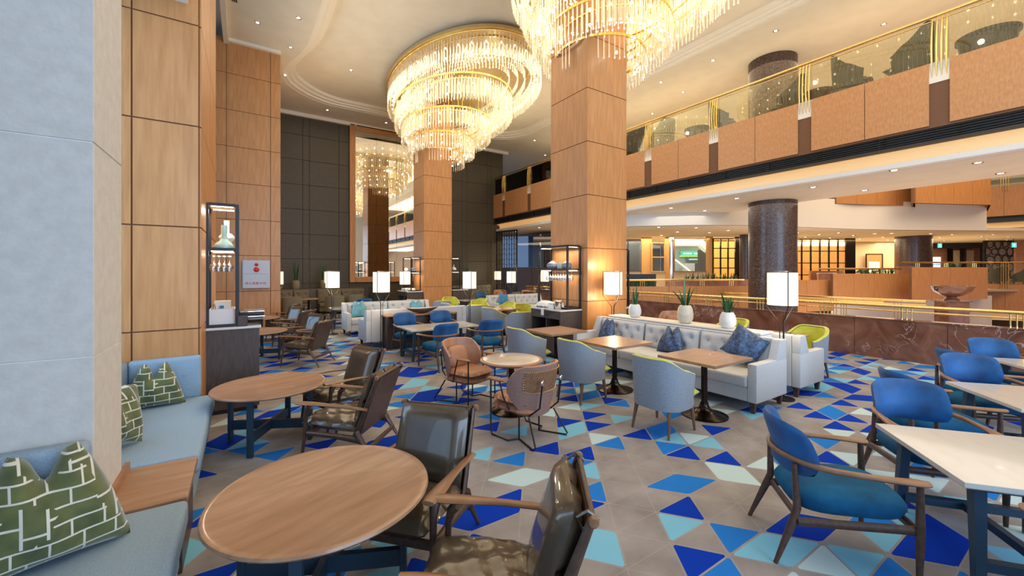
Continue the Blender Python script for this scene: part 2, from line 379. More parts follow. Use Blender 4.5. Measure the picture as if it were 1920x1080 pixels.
# ------------------------------------------------------------------ the carpet
KNOWN = "-11,21,0,D -10,15,1,D -10,18,1,D -9,16,0,L -9,17,1,D -7,11,1,M -7,12,0,D -7,13,1,D -5,2,1,D -5,5,1,L -5,7,1,D -4,2,0,D -4,2,1,D -4,3,1,P -4,4,1,M -4,6,1,L -3,3,0,P -3,4,1,D -2,-1,1,L -2,0,0,L -2,1,0,D -2,1,1,M -2,2,1,L -2,3,1,D -2,5,0,L -2,5,1,L -2,6,0,D -1,3,1,M -1,4,0,P -1,5,0,D -1,7,0,L 0,-3,1,M 0,-2,0,D 0,-1,1,D 0,0,1,M 0,3,1,D 0,5,0,L 0,6,1,M 0,7,0,D 1,-3,1,L 1,-2,0,M 1,0,0,M 1,1,1,D 1,2,0,M 1,2,1,L 1,3,0,M 2,-3,1,D 2,-1,1,P 2,0,0,P 2,0,1,D 2,1,1,L 3,-5,1,M 3,-4,0,L 3,-3,0,D 3,-1,1,P 3,2,0,D 4,-5,1,D 5,-2,1,D 6,-2,0,P 6,-1,0,M 6,2,0,M 7,-5,0,L 7,0,1,D 7,1,1,D 8,0,0,M 9,0,1,D 9,2,0,D"
known = {}
for q in KNOWN.split():
    a, b_, c, d = q.split(','); known[(int(a), int(b_), int(c))] = d
TC = {'D': (.003, .04, .42, 1), 'M': (.02, .19, .62, 1), 'L': (.20, .50, .68, 1), 'P': (.48, .64, .68, 1), '-': (.3, .28, .27, 0)}
rc = random.Random(5)
def carpet():
    me = bpy.data.meshes.new('floor'); vs = []; fs = []; cols = []; idx = {}; kd = {}; order = []
    def vid(i, j):
        if (i, j) not in idx:
            idx[(i, j)] = len(vs); vs.append((2.49 + .41 * (i + .5 * j), 1.885 + .268 * j, 0))
        return idx[(i, j)]
    for j in range(-42, 68):
        for i in range(-60, 60):
            x = 2.49 + .41 * (i + .5 * j)
            if x < -1.4 or x > 10.9: continue
            for s in (0, 1):
                f = (vid(i, j), vid(i + 1, j), vid(i, j + 1)) if s == 0 else (vid(i + 1, j), vid(i + 1, j + 1), vid(i, j + 1))
                k = known.get((i, j, s))
                if k is None:
                    near = -6 < i < 8 and -4 < j < 8
                    k = rc.choices('DMLP-', (5, 4, 3, 3, 88) if near else (16, 10, 9, 7, 58))[0]
                fs.append(f); cols.extend(TC[k]); kd[(i, j, s)] = k; order.append((i, j, s))
    me.from_pydata(vs, [], fs); at = me.attributes.new('tile', 'FLOAT_COLOR', 'FACE'); at.data.foreach_set('color', cols)
    ec = []
    for i, j, s in order:
        k = kd[(i, j, s)]
        nb = ((i - 1, j, 1), (i, j - 1, 1), (i, j, 1)) if s == 0 else ((i + 1, j, 0), (i, j + 1, 0), (i, j, 0))
        ec.extend([0.0 if kd.get(q, '?') == k else 1.0 for q in nb] + [1.0])
    a2 = me.attributes.new('edge', 'FLOAT_COLOR', 'FACE'); a2.data.foreach_set('color', ec)
    me.materials.append(M['carpet'])
    o = bpy.data.objects.new('floor', me); COL.objects.link(o); struct(o)
carpet()
b = MB(); b.box(-3, 12.0, -10, 32, -.12, -.02); struct(b.build('floor', M['slate']))
b = MB(); b.box(10.9, 42, -10, 32, -1.4, -1.3); struct(b.build('floor', M['redwood']))

# ------------------------------------------------------------------ panelled walls
_pm = {}
def panel_grid(parent, org, ud, us, zs, m, th=.018, gap=.006, name='panel', proud=.0):
    """rectangular panels over joint positions us x zs on a plane through org; ud = run direction, normal = ud turned -90 deg"""
    ud = Vector((ud[0], ud[1], 0)).normalized(); rz = math.atan2(ud.y, ud.x)
    for a, c in zip(us, us[1:]):
        for e, g in zip(zs, zs[1:]):
            w = round(c - a - 2 * gap, 3); h = round(g - e - 2 * gap, 3)
            key = (w, h, th, m.name, name)
            if key not in _pm:
                q = MB(); q.box(-w / 2, w / 2, -th, .0, -h / 2, h / 2, bev=.003, seg=1); o = q.build(name, m, parent); _pm[key] = o.data
            else: o = inst(name, _pm[key], parent)
            p = Vector((org[0], org[1], 0)) + ud * (a + c) / 2
            o.location = (p.x, p.y, (e + g) / 2); o.rotation_euler.z = rz
ZS = [0.0] + [1.14 + 1.07 * k for k in range(7)] + [8.6]

def square_column(x, y, w, label):
    t = thing('square_column', label, 'column', (x + w / 2, y + w / 2, 0), 0, 'square panelled columns of the lounge')
    b = MB(); h = w / 2 - .018; b.box(-h, h, -h, h, 0, 8.6); b.build('core', M['panel_core'], t)
    for k in range(4):
        a = k * PI / 2; ud = (cos(a), sin(a)); nd_ = (ud[1], -ud[0])
        panel_grid(t, (nd_[0] * h - ud[0] * w / 2, nd_[1] * h - ud[1] * w / 2), ud, [0, w], ZS, M['panel'])
    return t
square_column(5.70, 5.93, 1.16, 'nearer tall square column in orange maple panels behind the long grey sofa')
square_column(5.70, 14.77, 1.16, 'farther tall square column in orange maple panels under the round chandelier')

# near stone pillar between the bench niches
t = thing('stone_pillar', 'big grey plaster pillar at the left edge behind the green cushions', 'pillar', (-1.15, 3.2, 0))
zz = [0, .21, 1.31, 2.41, 3.51, 4.61, 5.71, 6.81, 7.91, 8.6]
for a, c in zip(zz, zz[1:]):
    b = MB(); b.box(-.5, .5, -.28, .28, a + .003, c - .003, bev=.002, seg=1); b.build('stone_block', M['stone'], t)
b = MB(); b.box(-.494, .494, -.274, .274, 0, 8.6); b.build('joint_core', M['joint'], t)

# left: panelled pier, window walls
def wall_box(name, x0, x1, y0, y1, z0, z1, m):
    b = MB(); b.box(x0, x1, y0, y1, z0, z1); return struct(b.build(name, m))
w1 = wall_box('wall_left', -1.7, -.41, 5.44, 8.0, 0, 8.6, M['panel_core'])
panel_grid(w1, (-1.70, 5.44), (1, 0), [0, .02, .76, 1.29], ZS, M['panel'])
panel_grid(w1, (-.41, 5.44), (0, 1), [0, 1.28, 2.56], ZS, M['panel'])
w2 = wall_box('wall_left', -2.1, .90, 14.52, 19.6, 0, 8.6, M['panel_core'])
panel_grid(w2, (-2.1, 14.52), (1, 0), [0, 1.64, 2.75, 3.02], ZS, M['panel'])
panel_grid(w2, (.90, 14.52), (0, 1), [0, .9, 1.9, 2.9, 3.9, 5.0], ZS, M['panel'])
wall_box('wall_left', -1.7, -1.5, -9, 2.92, 0, .75, M['stone'])
wall_box('wall_left', -1.7, -1.5, -9, 2.92, 6.6, 8.6, M['stone'])
wall_box('wall_left', -1.6, -1.15, 3.48, 5.42, 0, .75, M['stone'])
wall_box('wall_left', -1.6, -1.2, 3.48, 5.42, 6.2, 8.6, M['stone'])
wall_box('wall_left', -1.7, -1.5, 8.0, 14.5, 0, .9, M['stone'])
wall_box('wall_left', -1.7, -1.5, 8.0, 14.5, 7.8, 8.6, M['stone'])
def window(n, p0, p1, z0, z1, nu, nz):
    """frame with mullions and panes between two floor points"""
    a = Vector((*p0, 0)); c = Vector((*p1, 0)); d = c - a; L = d.length; rz = math.atan2(d.y, d.x)
    b = MB()
    for k in range(nu + 1): b.box(k * L / nu - .03, k * L / nu + .03, -.04, .04, z0, z1)
    for k in range(nz + 1):
        z = z0 + (z1 - z0) * k / nz; b.box(0, L, -.035, .035, z - .03, z + .03)
    o = struct(b.build('window_%d' % n, M['black'], loc=a, rz=rz))
    for k in range(nu):
        q = MB(); q.box(k * L / nu + .03, (k + 1) * L / nu - .03, -.006, .006, z0, z1); q.build('pane', M['winglass'], o)
window(1, (-1.6, -9), (-1.6, 2.92), .75, 6.6, 6, 3)
window(2, (-1.35, 3.48), (-1.35, 5.42), .75, 6.2, 1, 3)
window(3, (-1.6, 8.0), (-1.6, 14.5), .9, 7.8, 4, 4)
# wall behind the viewpoint
wall_box('wall_front', -1.7, 42, -9.2, -9, 0, .7, M['stone']); wall_box('wall_front', -1.7, 42, -9.2, -9, 6.6, 8.6, M['stone'])
wall_box('wall_front', 10.2, 42, -9.2, -9, .7, 6.6, M['stone'])
window(4, (-1.5, -9.05), (10.2, -9.05), .7, 6.6, 7, 3)

# dark far wall with the tall framed mirror
wb = wall_box('wall_back', .9, 12.3, 19.65, 19.9, 0, 8.55, M['dark_core'])
ZD = [0, .75, 1.2, 2.27, 3.34, 4.41, 5.48, 6.55, 7.62, 8.55]
panel_grid(wb, (.92, 19.65), (1, 0), [0, 1.16, 1.42, 2.62, 3.06], ZD, M['darkpanel'])
panel_grid(wb, (3.98, 19.65), (1, 0), [0, 1.45, 2.9, 4.35], [0, 1.2], M['darkpanel'])
panel_grid(wb, (8.33, 19.65), (1, 0), [0, 1.4, 1.66, 2.95, 3.2, 3.95], ZD, M['darkpanel'])
t = thing('wall_mirror', 'tall wood-framed mirror on the dark far wall, reflecting the chandelier', 'mirror', (3.98, 19.60, 0))
for x0, x1, z0, z1 in ((0, .26, 1.22, 8.50), (4.09, 4.35, 1.22, 8.50)):
    b = MB(); b.box(x0, x1, -.10, .03, z0, z1, bev=.03); b.build('frame_side', M['panel'], t)
for z0, z1 in ((1.22, 1.48), (8.24, 8.50)):
    b = MB(); b.box(.26, 4.09, -.10, .03, z0, z1, bev=.03); b.build('frame_rail', M['panel'], t)
for k in range(4):
    x0 = .26 + k * .9575
    b = MB(); b.box(x0 + .004, x0 + .9535, -.01, .02, 1.48, 8.24); b.build('mirror_pane', M['mirror'], t)

# ------------------------------------------------------------------ high ceiling with the recessed chandelier field
def rrect(x0, x1, y0, y1, r, n=8):
    pts = []
    for cx, cy, a in ((x1 - r, y0 + r, -PI / 2), (x1 - r, y1 - r, 0), (x0 + r, y1 - r, PI / 2), (x0 + r, y0 + r, PI)):
        for k in range(n + 1):
            pts.append((cx + r * cos(a + k * PI / 2 / n), cy + r * sin(a + k * PI / 2 / n)))
    return pts
def ring_slab(name, outer, inner, z0, z1, m, parent=None):
    """flat ring between two outlines with the same point count"""
    b = MB(); n = len(inner)
    vo = [b.bm.verts.new((*p, z0)) for p in outer]; vi = [b.bm.verts.new((*p, z0)) for p in inner]
    ti = [b.bm.verts.new((*p, z1)) for p in inner]; to = [b.bm.verts.new((*p, z1)) for p in outer]
    for k in range(n):
        l = (k + 1) % n
        b.bm.faces.new((vo[k], vo[l], vi[l], vi[k])); b.bm.faces.new((vi[k], vi[l], ti[l], ti[k])); b.bm.faces.new((ti[k], ti[l], to[l], to[k])); b.bm.faces.new((to[k], to[l], vo[l], vo[k]))
    return b.build(name, m, parent)
def outline(d):
    base = rrect(1.9 - d, 11.55 + d, -7.4 - d, 17.6 + d, 1.5 + d, 10)
    out = []
    for x, y in base: out.append((x, y))
    return out
inner = outline(0)
# bulge of the left edge around the far chandelier
def bulge(pts, d):
    res = []
    for x, y in pts: res.append((x, y))
    return res
def rect_for(pts, x0, x1, y0, y1):
    cx, cy = 6.7, 5.1; o = []
    for x, y in pts:
        dx, dy = x - cx, y - cy
        k = min((x1 - cx) / dx if dx > 1e-6 else 1e9, (x0 - cx) / dx if dx < -1e-6 else 1e9, (y1 - cy) / dy if dy > 1e-6 else 1e9, (y0 - cy) / dy if dy < -1e-6 else 1e9)
        o.append((cx + dx * k, cy + dy * k))
    return o
def densify(pts, m=6):
    o = []
    for a, c in zip(pts, pts[1:] + pts[:1]):
        L = math.hypot(a[0] - c[0], a[1] - c[1]); n = max(1, int(L / .7))
        for k in range(n): o.append((a[0] + (c[0] - a[0]) * k / n, a[1] + (c[1] - a[1]) * k / n))
    return o
def wavy(d):
    o = []
    for x, y in densify(rrect(1.95, 11.55, -7.4, 17.7, 1.6, 8)):
        if x < 4: x -= .55 * math.exp(-((y - 15.6) / 1.5) ** 2)
        nx, ny = x - 6.75, y - 5.1
        sx = max(-1, min(1, nx / 3.4)); sy = max(-1, min(1, ny / 11.2))
        o.append((x + d * sx, y + d * sy))
    return o
inn = wavy(0); n_ = len(inn)
rim = ring_slab('ceiling', rect_for(inn, -.47, 12.8, -9.2, 19.85), wavy(.34), 8.55, 9.0, M['ceil']); struct(rim)
ring_slab('cornice', wavy(.34), wavy(.22), 8.57, 8.75, M['trimw'], rim)
ring_slab('cornice', wavy(.22), wavy(.10), 8.63, 8.80, M['trimw'], rim)
ring_slab('cornice', wavy(.10), wavy(-.02), 8.69, 8.85, M['trimw'], rim)
b = MB(); b.prism(wavy(.08), 8.80, 8.95); struct(b.build('ceiling', M['ceil']))
for a in ((12.8, 42, -9.2, 31), (-.47, 12.8, 19.85, 31)):
    b = MB(); b.box(a[0], a[1], a[2], a[3], 8.55, 9.0); struct(b.build('ceiling', M['ceil']))
b = MB(); b.box(-3, -.47, -9.2, 20, 8.95, 9.1); struct(b.build('ceiling', M['white']))
b = MB(); b.box(-.53, -.41, 8.0, 14.5, 8.40, 8.95); struct(b.build('trim_1', M['trimw']))
b = MB(); b.box(.9, 12.6, 19.50, 19.66, 8.40, 8.56, bev=.03); struct(b.build('trim_2', M['trimw']))
b = MB(); b.box(-.41, .92, 14.38, 14.53, 8.46, 8.56, bev=.02); struct(b.build('trim_3', M['trimw']))
b = MB(); b.box(-1.45, -.5, 3.48, 5.44, 4.55, 4.7); struct(b.build('trim_4', M['white']))
wall_box('wall_back', 12.3, 42, 30.5, 30.8, -2, 8.6, M['ceil'])
wall_box('wall_right', 41.5, 41.8, -9, 31, -2, 8.6, M['ceil'])
# slotted air diffuser at the near ceiling edge
for k in range(3):
    b = MB(); b.box(-.28 + k * .045, -.26 + k * .045, 9.0, 12.4, 8.535, 8.552); tag(b.build('slot_diffuser', M['black']), 'thin dark slot in the ceiling near the window side', 'air vent', 'parallel slots of the ceiling vent')

# ------------------------------------------------------------------ downlights
_dl = {}
def downlight(x, y, z, kind, r=.055):
    lab = {'hi': ('small round recessed downlight in the high cream ceiling', 'downlights of the high ceiling'),
           'lo': ('small round recessed downlight in the low ceiling under the balcony', 'downlights under the balcony'),
           'far': ('tiny round downlight in the ceiling before the far shops', 'downlights before the shops')}[kind]
    if r not in _dl:
        q = MB(); q.lathe([(r * .72, -.004), (r * 1.25, -.012), (r * 1.3, 0), (r * .72, 0)], 16); a = q.build('recessed_downlight', M['chrome'], smooth=True)
        q = MB(); q.lathe([(0, -.003), (r * .72, -.006), (r * .72, .0)], 16); c = q.build('lens', M['down'])
        _dl[r] = (a.data, c.data); bpy.data.objects.remove(a); bpy.data.objects.remove(c)
    o = bpy.data.objects.new('recessed_downlight', _dl[r][0]); COL.objects.link(o); o.location = (x, y, z); tag(o, lab[0], 'ceiling light', lab[1])
    inst('lens', _dl[r][1], o)
for x, y in ((.28, 13.1), (1.2, 12.25), (1.15, 14.0), (.35, 10.9), (.9, 9.2), (2.9, 18.6), (5.4, 18.7), (8.0, 18.6), (12.5, 9.25), (12.6, 7.36), (12.55, 5.48), (12.6, 3.4), (12.55, 11.3), (12.6, 17.0), (12.5, 14.2), (1.16, 16.1)):
    downlight(x, y, 8.55, 'hi')
for x, y in ((13.9, 9.3), (14.7, 11.3), (14.7, 3.7), (14.7, 18.8), (15.9, 11.2), (14.6, 6.9), (14.6, 14.5), (15.2, 1.2)): downlight(x, y, 8.55, 'hi')
for x, y in ((3.1, 15.0), (3.0, 10.2), (3.3, 6.4), (9.9, 16.6), (9.9, 12.2), (10.3, 8.2)): downlight(x, y, 8.80, 'hi')

# ------------------------------------------------------------------ balcony on the right
XB = 11.66
slab = MB(); slab.box(XB + .13, 15.0, -9, 5.4, 4.72, 5.84); slab.box(XB + .13, 13.0, 5.4, 19.6, 4.72, 5.84)
sl = struct(slab.build('ceiling', M['ceil']))
b = MB(); b.prism([(13.0, 5.4), (14.95, 5.4), (15.3, 8), (16.4, 11), (18.5, 14), (19.5, 19.6), (19.5, 24), (13.0, 24)], 4.1, 5.84); struct(b.build('ceiling', M['ceil']))
b = MB(); b.prism([(12.05, -9), (15.0, -9), (15.0, 3.2), (14.95, 5.4), (15.3, 8), (16.4, 11), (18.5, 14), (19.5, 19.6), (19.5, 24), (12.05, 24)], 3.98, 4.1); struct(b.build('ceiling', M['ceil']))
fas = wall_box('wall_balcony', XB + .02, XB + .12, -9, 19.6, 4.66, 5.84, M['panel_core'])
posts = [18.55 - 2.352 * k for k in range(12)]
for k, yp in enumerate(posts):
    nx = posts[k + 1] if k + 1 < len(posts) else None
    panel_grid(fas, (XB + .05, yp + .14), (0, -1), [0, .28], [4.70, 5.56], M['panel'])
    if nx is not None:
        q = (yp - .14) - (nx + .14)
        panel_grid(fas, (XB + .02, yp - .14), (0, -1), [0, q / 2, q], [4.70, 5.98], M['panel2'], th=.03)
b = MB(); b.box(XB - .01, XB + .08, 18.7, 19.6, 4.70, 5.98); b.build('panel', M['panel2'], fas)
# slatted vent band and the cove below
vb = wall_box('trim_5', XB + .10, XB + .16, -9, 19.6, 4.40, 4.68, M['slate'])
for k in range(5):
    for j in range(12):
        b_y = 19.5 - 2.352 * j
        o = MB(); o.box(XB + .03, XB + .09, b_y - 2.33, b_y, 4.435 + k * .05, 4.445 + k * .05); o.build('slat', M['ventslat'], vb)
for j in range(25):
    o = MB(); o.box(XB + .04, XB + .10, 19.4 - 1.176 * j, 19.42 - 1.176 * j, 4.41, 4.67); o.build('bracket', M['bronze'], vb)
b = MB(); b.box(XB + .02, XB + .14, -9, 19.6, 4.36, 4.41); b.build('ledge', M['ventslat'], vb)
cv = wall_box('trim_6', XB + .40, XB + .44, -9, 19.6, 4.08, 4.42, M['trimw'])
b = MB(); V_ = [[b.bm.verts.new((XB + x, y, z)) for x, z in ((.16, 4.355), (.27, 4.33), (.35, 4.26), (.375, 4.16), (.36, 4.10), (.39, 4.10), (.40, 4.37))] for y in (-9, 19.55)]
for k in range(7): b.bm.faces.new((V_[0][k], V_[0][(k + 1) % 7], V_[1][(k + 1) % 7], V_[1][k]))
b.build('cove_light', M['cove'], cv, True)
b = MB(); b.box(XB + .16, XB + .42, -9, 19.6, 3.98, 4.10, bev=.02); b.build('cove_lip', M['white'], cv)
# balustrade: brass handrail, glass, rods in fours on cream plates
bal = thing('glass_balustrade', 'glass balustrade with brass handrail running along the upper balcony', 'railing', (XB + .05, 0, 5.98))
b = MB(); b.tube([(0, -9, .95), (0, 19.6, .95)], .032, 10); b.tube([(0, -9, .86), (0, 19.6, .86)], .014, 8); b.build('handrail', M['brass'], bal, True)
for k, yp in enumerate(posts):
    for j in range(4):
        yy = yp - .105 + .07 * j
        b = MB(); b.tube([(-.02, yy, .90), (-.07, yy, .6), (-.085, yy, .3), (-.07, yy, 0), (-.045, yy, -.3)], [.013, .014, .014, .013, .006], 6); b.build('baluster', M['brass'], bal, True)
    b = MB(); b.box(-.045, -.02, yp - .15, yp + .15, -.42, 0, bev=.004); b.build('base_plate', M['trimw'], bal)
    y1 = posts[k - 1] if k else 19.6
    b = MB(); b.box(-.008, .008, yp + .03, y1 - .03, .0, .86); b.build('glass_pane', M['glass'], bal)

# ------------------------------------------------------------------ dark granite columns
def round_column(x, y, r, z0, z1, label, grp=None, levels=()):
    t = thing('round_column', label, 'column', (x, y, z0), 0, grp)
    n = len(levels) + 1; zs = [z0, *levels, z1]
    for a, c in zip(zs, zs[1:]):
        b = MB(); b.lathe([(r, a - z0 + .004), (r, c - z0 - .004)], 48); b.build('drum', M['granite'], t, True)
    b = MB(); b.lathe([(r - .01, 0), (r - .01, z1 - z0)], 32); b.build('core', M['slate'], t, True)
    return t
round_column(14.3, 6.35, .68, -1.0, 3.98, 'big round polished dark granite column under the low ceiling', None, (.9, 1.9, 2.9))
round_column(14.3, 6.35, .68, 5.86, 8.55, 'round speckled dark column standing on the upper balcony')
b = MB(); b.box(-3, 42, -9.2, 31, 9.0, 9.1); struct(b.build('ceiling', M['ceil']))

# ------------------------------------------------------------------ chandeliers
def ell(a, b_, n):
    """n points evenly spaced along an ellipse"""
    ts = [2 * PI * k / 720 for k in range(721)]; L = [0]
    for k in range(720): L.append(L[-1] + math.hypot(a * (cos(ts[k + 1]) - cos(ts[k])), b_ * (sin(ts[k + 1]) - sin(ts[k]))))
    o = []; j = 0
    for k in range(n):
        s = L[-1] * k / n
        while L[j + 1] < s: j += 1
        o.append((a * cos(ts[j]), b_ * sin(ts[j])))
    return o
TIERS = [(-1.80, 2.36, 3.9, 8.68, 7.92), (-1.15, 1.98, 2.95, 8.12, 7.36), (-.60, 1.62, 2.15, 7.52, 6.86), (-.2, 1.28, 1.45, 7.0, 6.42), (-.05, .98, .98, 6.55, 6.08)]
OX = .30
_rodm = {}
def rod_mesh(h):
    if h not in _rodm:
        b = MB(); b.lathe([(.011, 0), (.013, -h)], 6); b.lathe([(.004, -h), (.024, -h - .022), (.024, -h - .032), (.003, -h - .058)], 6)
        o = b.build('crystal_rod', M['crystal'], None, False); _rodm[h] = o.data; bpy.data.objects.remove(o)
    return _rodm[h]
def chandelier(cx, cy, label, view, keep=300):
    t = thing('chandelier', label, 'chandelier', (cx + OX, cy, 8.8 - .12), 0, 'tiered crystal chandeliers around the columns')
    rr = random.Random(3)
    rods = []; bulbs = []
    for ti, (dy, a, b_, zt, zb) in enumerate(TIERS):
        q = MB()
        for rr_, hh in ((0, .05), (-.34, .03)):
            if a + rr_ < .9: continue
            o_ = ell(a + rr_ + .012, b_ + rr_ + .012, 72); i_ = ell(a + rr_ - .012, b_ + rr_ - .012, 72)
            V = [[q.bm.verts.new((x, y + dy, zt - 8.8 + z)) for x, y in ring] for ring, z in ((o_, 0), (o_, hh), (i_, hh), (i_, 0))]
            for A, B in zip(V, V[1:] + V[:1]):
                for k in range(72): q.bm.faces.new((A[k], A[(k + 1) % 72], B[(k + 1) % 72], B[k]))
        q.build('tier_ring', M['brass'], t, True)
        H0 = zt - zb
        rows = ((0, .0, .52), (-.10, .16, .46), (-.21, .03, .5), (-.33, .20, .44)) if ti < 4 else ((0, 0, .40), (-.07, .12, .34))
        if ti == 0: rows = rows + ((-.55, .12, .44), (-.8, .16, .40), (-1.1, .20, .38))
        if ti == 1: rows = rows + ((-.55, .12, .40),)
        for ro, dz, L in rows:
            if a + ro < .91: continue
            aa, bb = a + ro, b_ + ro
            per = PI * (3 * (aa + bb) - math.sqrt((3 * aa + bb) * (aa + 3 * bb)))
            for x, y in ell(aa, bb, int(per / .105)):
                if abs(x + OX) < .66 and abs(y + dy) < .66: continue
                h = round(L + rr.choice((0, .04, .09)), 2)
                rods.append((x, y + dy, zb - 8.8 + .06 + dz + h + rr.uniform(-.02, .03), h, ti))
        per = PI * (a + b_) * .95
        for x, y in ell(a - .17, b_ - .17, int(per / .42)):
            for zo in (.12, .42):
                if abs(x + OX) < .66 and abs(y + dy) < .66: continue
                if ti == 4 and zo > .2: continue
                bulbs.append((x, y + dy, zb - 8.8 + zo + .1))
    for q in rods: pass
    rods.sort(key=lambda q: (q[0] + cx - view[0]) ** 2 + (q[1] + cy - view[1]) ** 2 - .0 * q[4])
    for x, y, z, h, ti in rods[:keep]: inst('crystal_rod', rod_mesh(h), t, (x, y, z))
    q = MB()
    for x, y, z, h, ti in rods[keep:]:
        q.lathe([(.011, z), (.013, z - h)], 5, (x, y)); q.lathe([(.004, z - h), (.024, z - h - .024), (.003, z - h - .058)], 5, (x, y))
    stuff(q.build('crystal_rod', M['crystal'], t))
    b0 = MB(); b0.lathe([(.002, .035), (.022, .02), (.026, 0), (.015, -.025), (.002, -.032)], 8); bo = b0.build('bulb', M['bulb'], t, True); bo.location = bulbs[0]
    for p in bulbs[1:]: inst('bulb', bo.data, t, p)
    # gilded back band and ceiling plate, with hangers for the lower rings
    q = MB(); dy, a, b_, zt, zb = TIERS[0]
    V = [[q.bm.verts.new((x, y + dy, z)) for x, y in ell(a - .42, b_ - .42, 72)] for z in (-.02, -.62)]
    V2 = [[q.bm.verts.new((x, y + dy, z)) for x, y in ell(a - .44, b_ - .44, 72)] for z in (-.02, -.62)]
    for A, B in ((V[0], V[1]), (V[1], V2[1]), (V2[1], V2[0])):
        for k in range(72): q.bm.faces.new((A[k], A[(k + 1) % 72], B[(k + 1) % 72], B[k]))
    q.bm.free()
    q = MB(); V = [[q.bm.verts.new((x, y + dy, z)) for x, y in ell(a + .09, b_ + .09, 72)] for z in (0, -.09)]
    for k in range(72): q.bm.faces.new((V[0][k], V[0][(k + 1) % 72], V[1][(k + 1) % 72], V[1][k]))
    q.bm.faces.new(V[1]); q.bm.faces.new(V[0][::-1]); q.build('ceiling_plate', M['goldm'], t)
    for (dy, a, b_, zt, zb) in TIERS[1:]:
        for x, y in ell(a - .1, b_ - .1, 14):
            if abs(x + OX) < .66 and abs(y + dy) < .66: continue
            q = MB(); q.cyl((x, y + dy, zt - 8.8), (x, y + dy, -.09), .007, n=5); q.build('hanger', M['brass'], t)
    for dx, dy, dz, pw in ((-1.6, -1.0, -.9, 120), (1.6, -1.0, -.9, 120), (0, -4.3, -.65, 100), (0, -2.6, -1.1, 130), (0, 1.35, -1.4, 100), (-1.3, .2, -1.9, 80), (1.2, -.2, -2.1, 80), (0, -1.1, -2.2, 80)):
        l = point((cx + OX + dx, cy + dy, 8.68 + dz), pw * .125, (1.0, .88, .68), .06)
chandelier(6.28, 6.51, 'crystal rod chandelier around the nearer column, cut by the top of the view', (0, 0))
chandelier(6.28, 15.35, 'whole tiered crystal rod chandelier hanging around the farther column', (0, 0))

# ------------------------------------------------------------------ cushions
def cushion(name, label, cat, m, w, h, th, loc, rz, tilt, chop=.12, spin=0, grp=None):
    """upholstered cushion standing on its lower edge; chop = depth of the dent in the top edge"""
    b = MB()
    def f(sgn):
        def g(i, j):
            u, v = 2 * i - 1, 2 * j - 1
            pin = 1 - .10 * (1 - v * v)
            pz = 1 - .07 * (1 - u * u)
            x = u * w / 2 * pin * (1 - .06 * max(v, 0)); z = h / 2 + v * h / 2 * pz
            k = math.exp(-(u / .26) ** 2) * max(0, (v + .1) / 1.1) ** 2
            z -= chop * k
            x *= 1 - .60 * min(1, chop / .12) * ((v + 1) / 2) ** 2.0 * (1 - .25 * (1 - u * u))
            d = (max(0, 1 - u * u) * max(0, 1 - v * v)) ** .42
            d *= (1 - .55 * k) * (1 + .35 * (-v) * .5)
            y = sgn * th / 2 * d + .012 * sin(u * 7 + v * 3) * d
            return Vector((x, y, z))
        return g
    b.grid(22, 20, f(-1)); b.grid(22, 20, f(1))
    bmesh.ops.remove_doubles(b.bm, verts=b.bm.verts, dist=.0008)
    R = Matrix.Rotation(tilt, 4, 'X') @ Matrix.Translation((0, 0, h / 2)) @ Matrix.Rotation(spin, 4, 'Y') @ Matrix.Translation((0, 0, -h / 2))
    bmesh.ops.transform(b.bm, matrix=R, verts=b.bm.verts)
    zmin = min(v.co.z for v in b.bm.verts); bmesh.ops.translate(b.bm, vec=(0, 0, -zmin), verts=b.bm.verts)
    me = b.build(name, m, None, True); me.location = loc; me.rotation_euler.z = rz
    return tag(me, label, cat, grp)

# ------------------------------------------------------------------ window bench
def soft_box(b, x0, x1, y0, y1, z0, z1, r=.03, dome=0):
    """rounded upholstered block"""
    b.box(x0, x1, y0, y1, z0, z1, bev=r, seg=3)
def buttoned(b, w, h, pts, depth, org, ux, un, nu=36, nv=14, sig=.045):
    """front skin of a tufted back: a grid with dimples; ux runs sideways, un is the outward normal"""
    def g(i, j):
        x = i * w; z = j * h
        e = min(i, 1 - i) * w; f = min(j, 1 - j) * h
        d = .03 * (min(1, e / .05)) * (min(1, f / .05))
        for a, c in pts: d -= depth * math.exp(-((x - a) ** 2 + (z - c) ** 2) / (2 * sig ** 2))
        return org + ux * x + Vector((0, 0, z)) + un * d
    b.grid(nu, nv, g)
t = thing('window_bench', 'near blue upholstered window bench carrying the big green cushion', 'bench', (-.62, 1.0, 0), 0, None)
b = MB(); b.box(-.33, .35, -2.4, 1.96, .31, .45, bev=.035, seg=3); b.build('seat_cushion', M['bench'], t, True)
b = MB(); b.box(-.42, .31, -2.4, 1.94, .08, .31, bev=.01); b.build('base', M['bench'], t)
b = MB(); b.box(-.42, .24, -2.4, 1.92, 0, .08); b.build('plinth', M['black'], t)
b = MB(); b.box(-.46, -.33, -2.4, 1.80, .31, .88, bev=.05, seg=3); b.build('back_cushion', M['bench'], t, True)
b = MB(); b.box(-.40, -.03, 1.80, 1.91, .43, .90, bev=.04, seg=3); b.build('back_cushion', M['bench'], t, True)
t = thing('window_bench', 'far blue upholstered window bench with two green cushions against the panelling', 'bench', (-.62, 4.46, 0))
b = MB(); b.box(-.33, .35, -.83, .86, .31, .45, bev=.035, seg=3); b.build('seat_cushion', M['bench'], t, True)
b = MB(); b.box(-.42, .31, -.82, .94, .08, .31, bev=.01); b.build('base', M['bench'], t)
b = MB(); b.box(-.42, .24, -.80, .92, 0, .08); b.build('plinth', M['black'], t)
b = MB(); b.box(-.46, -.33, -.80, .95, .31, .86, bev=.05, seg=3); b.build('back_cushion', M['bench'], t, True)
b = MB(); b.box(-.33, .235, .84, .95, .43, .87, bev=.04, seg=3)
b.build('back_cushion', M['bench'], t, True)
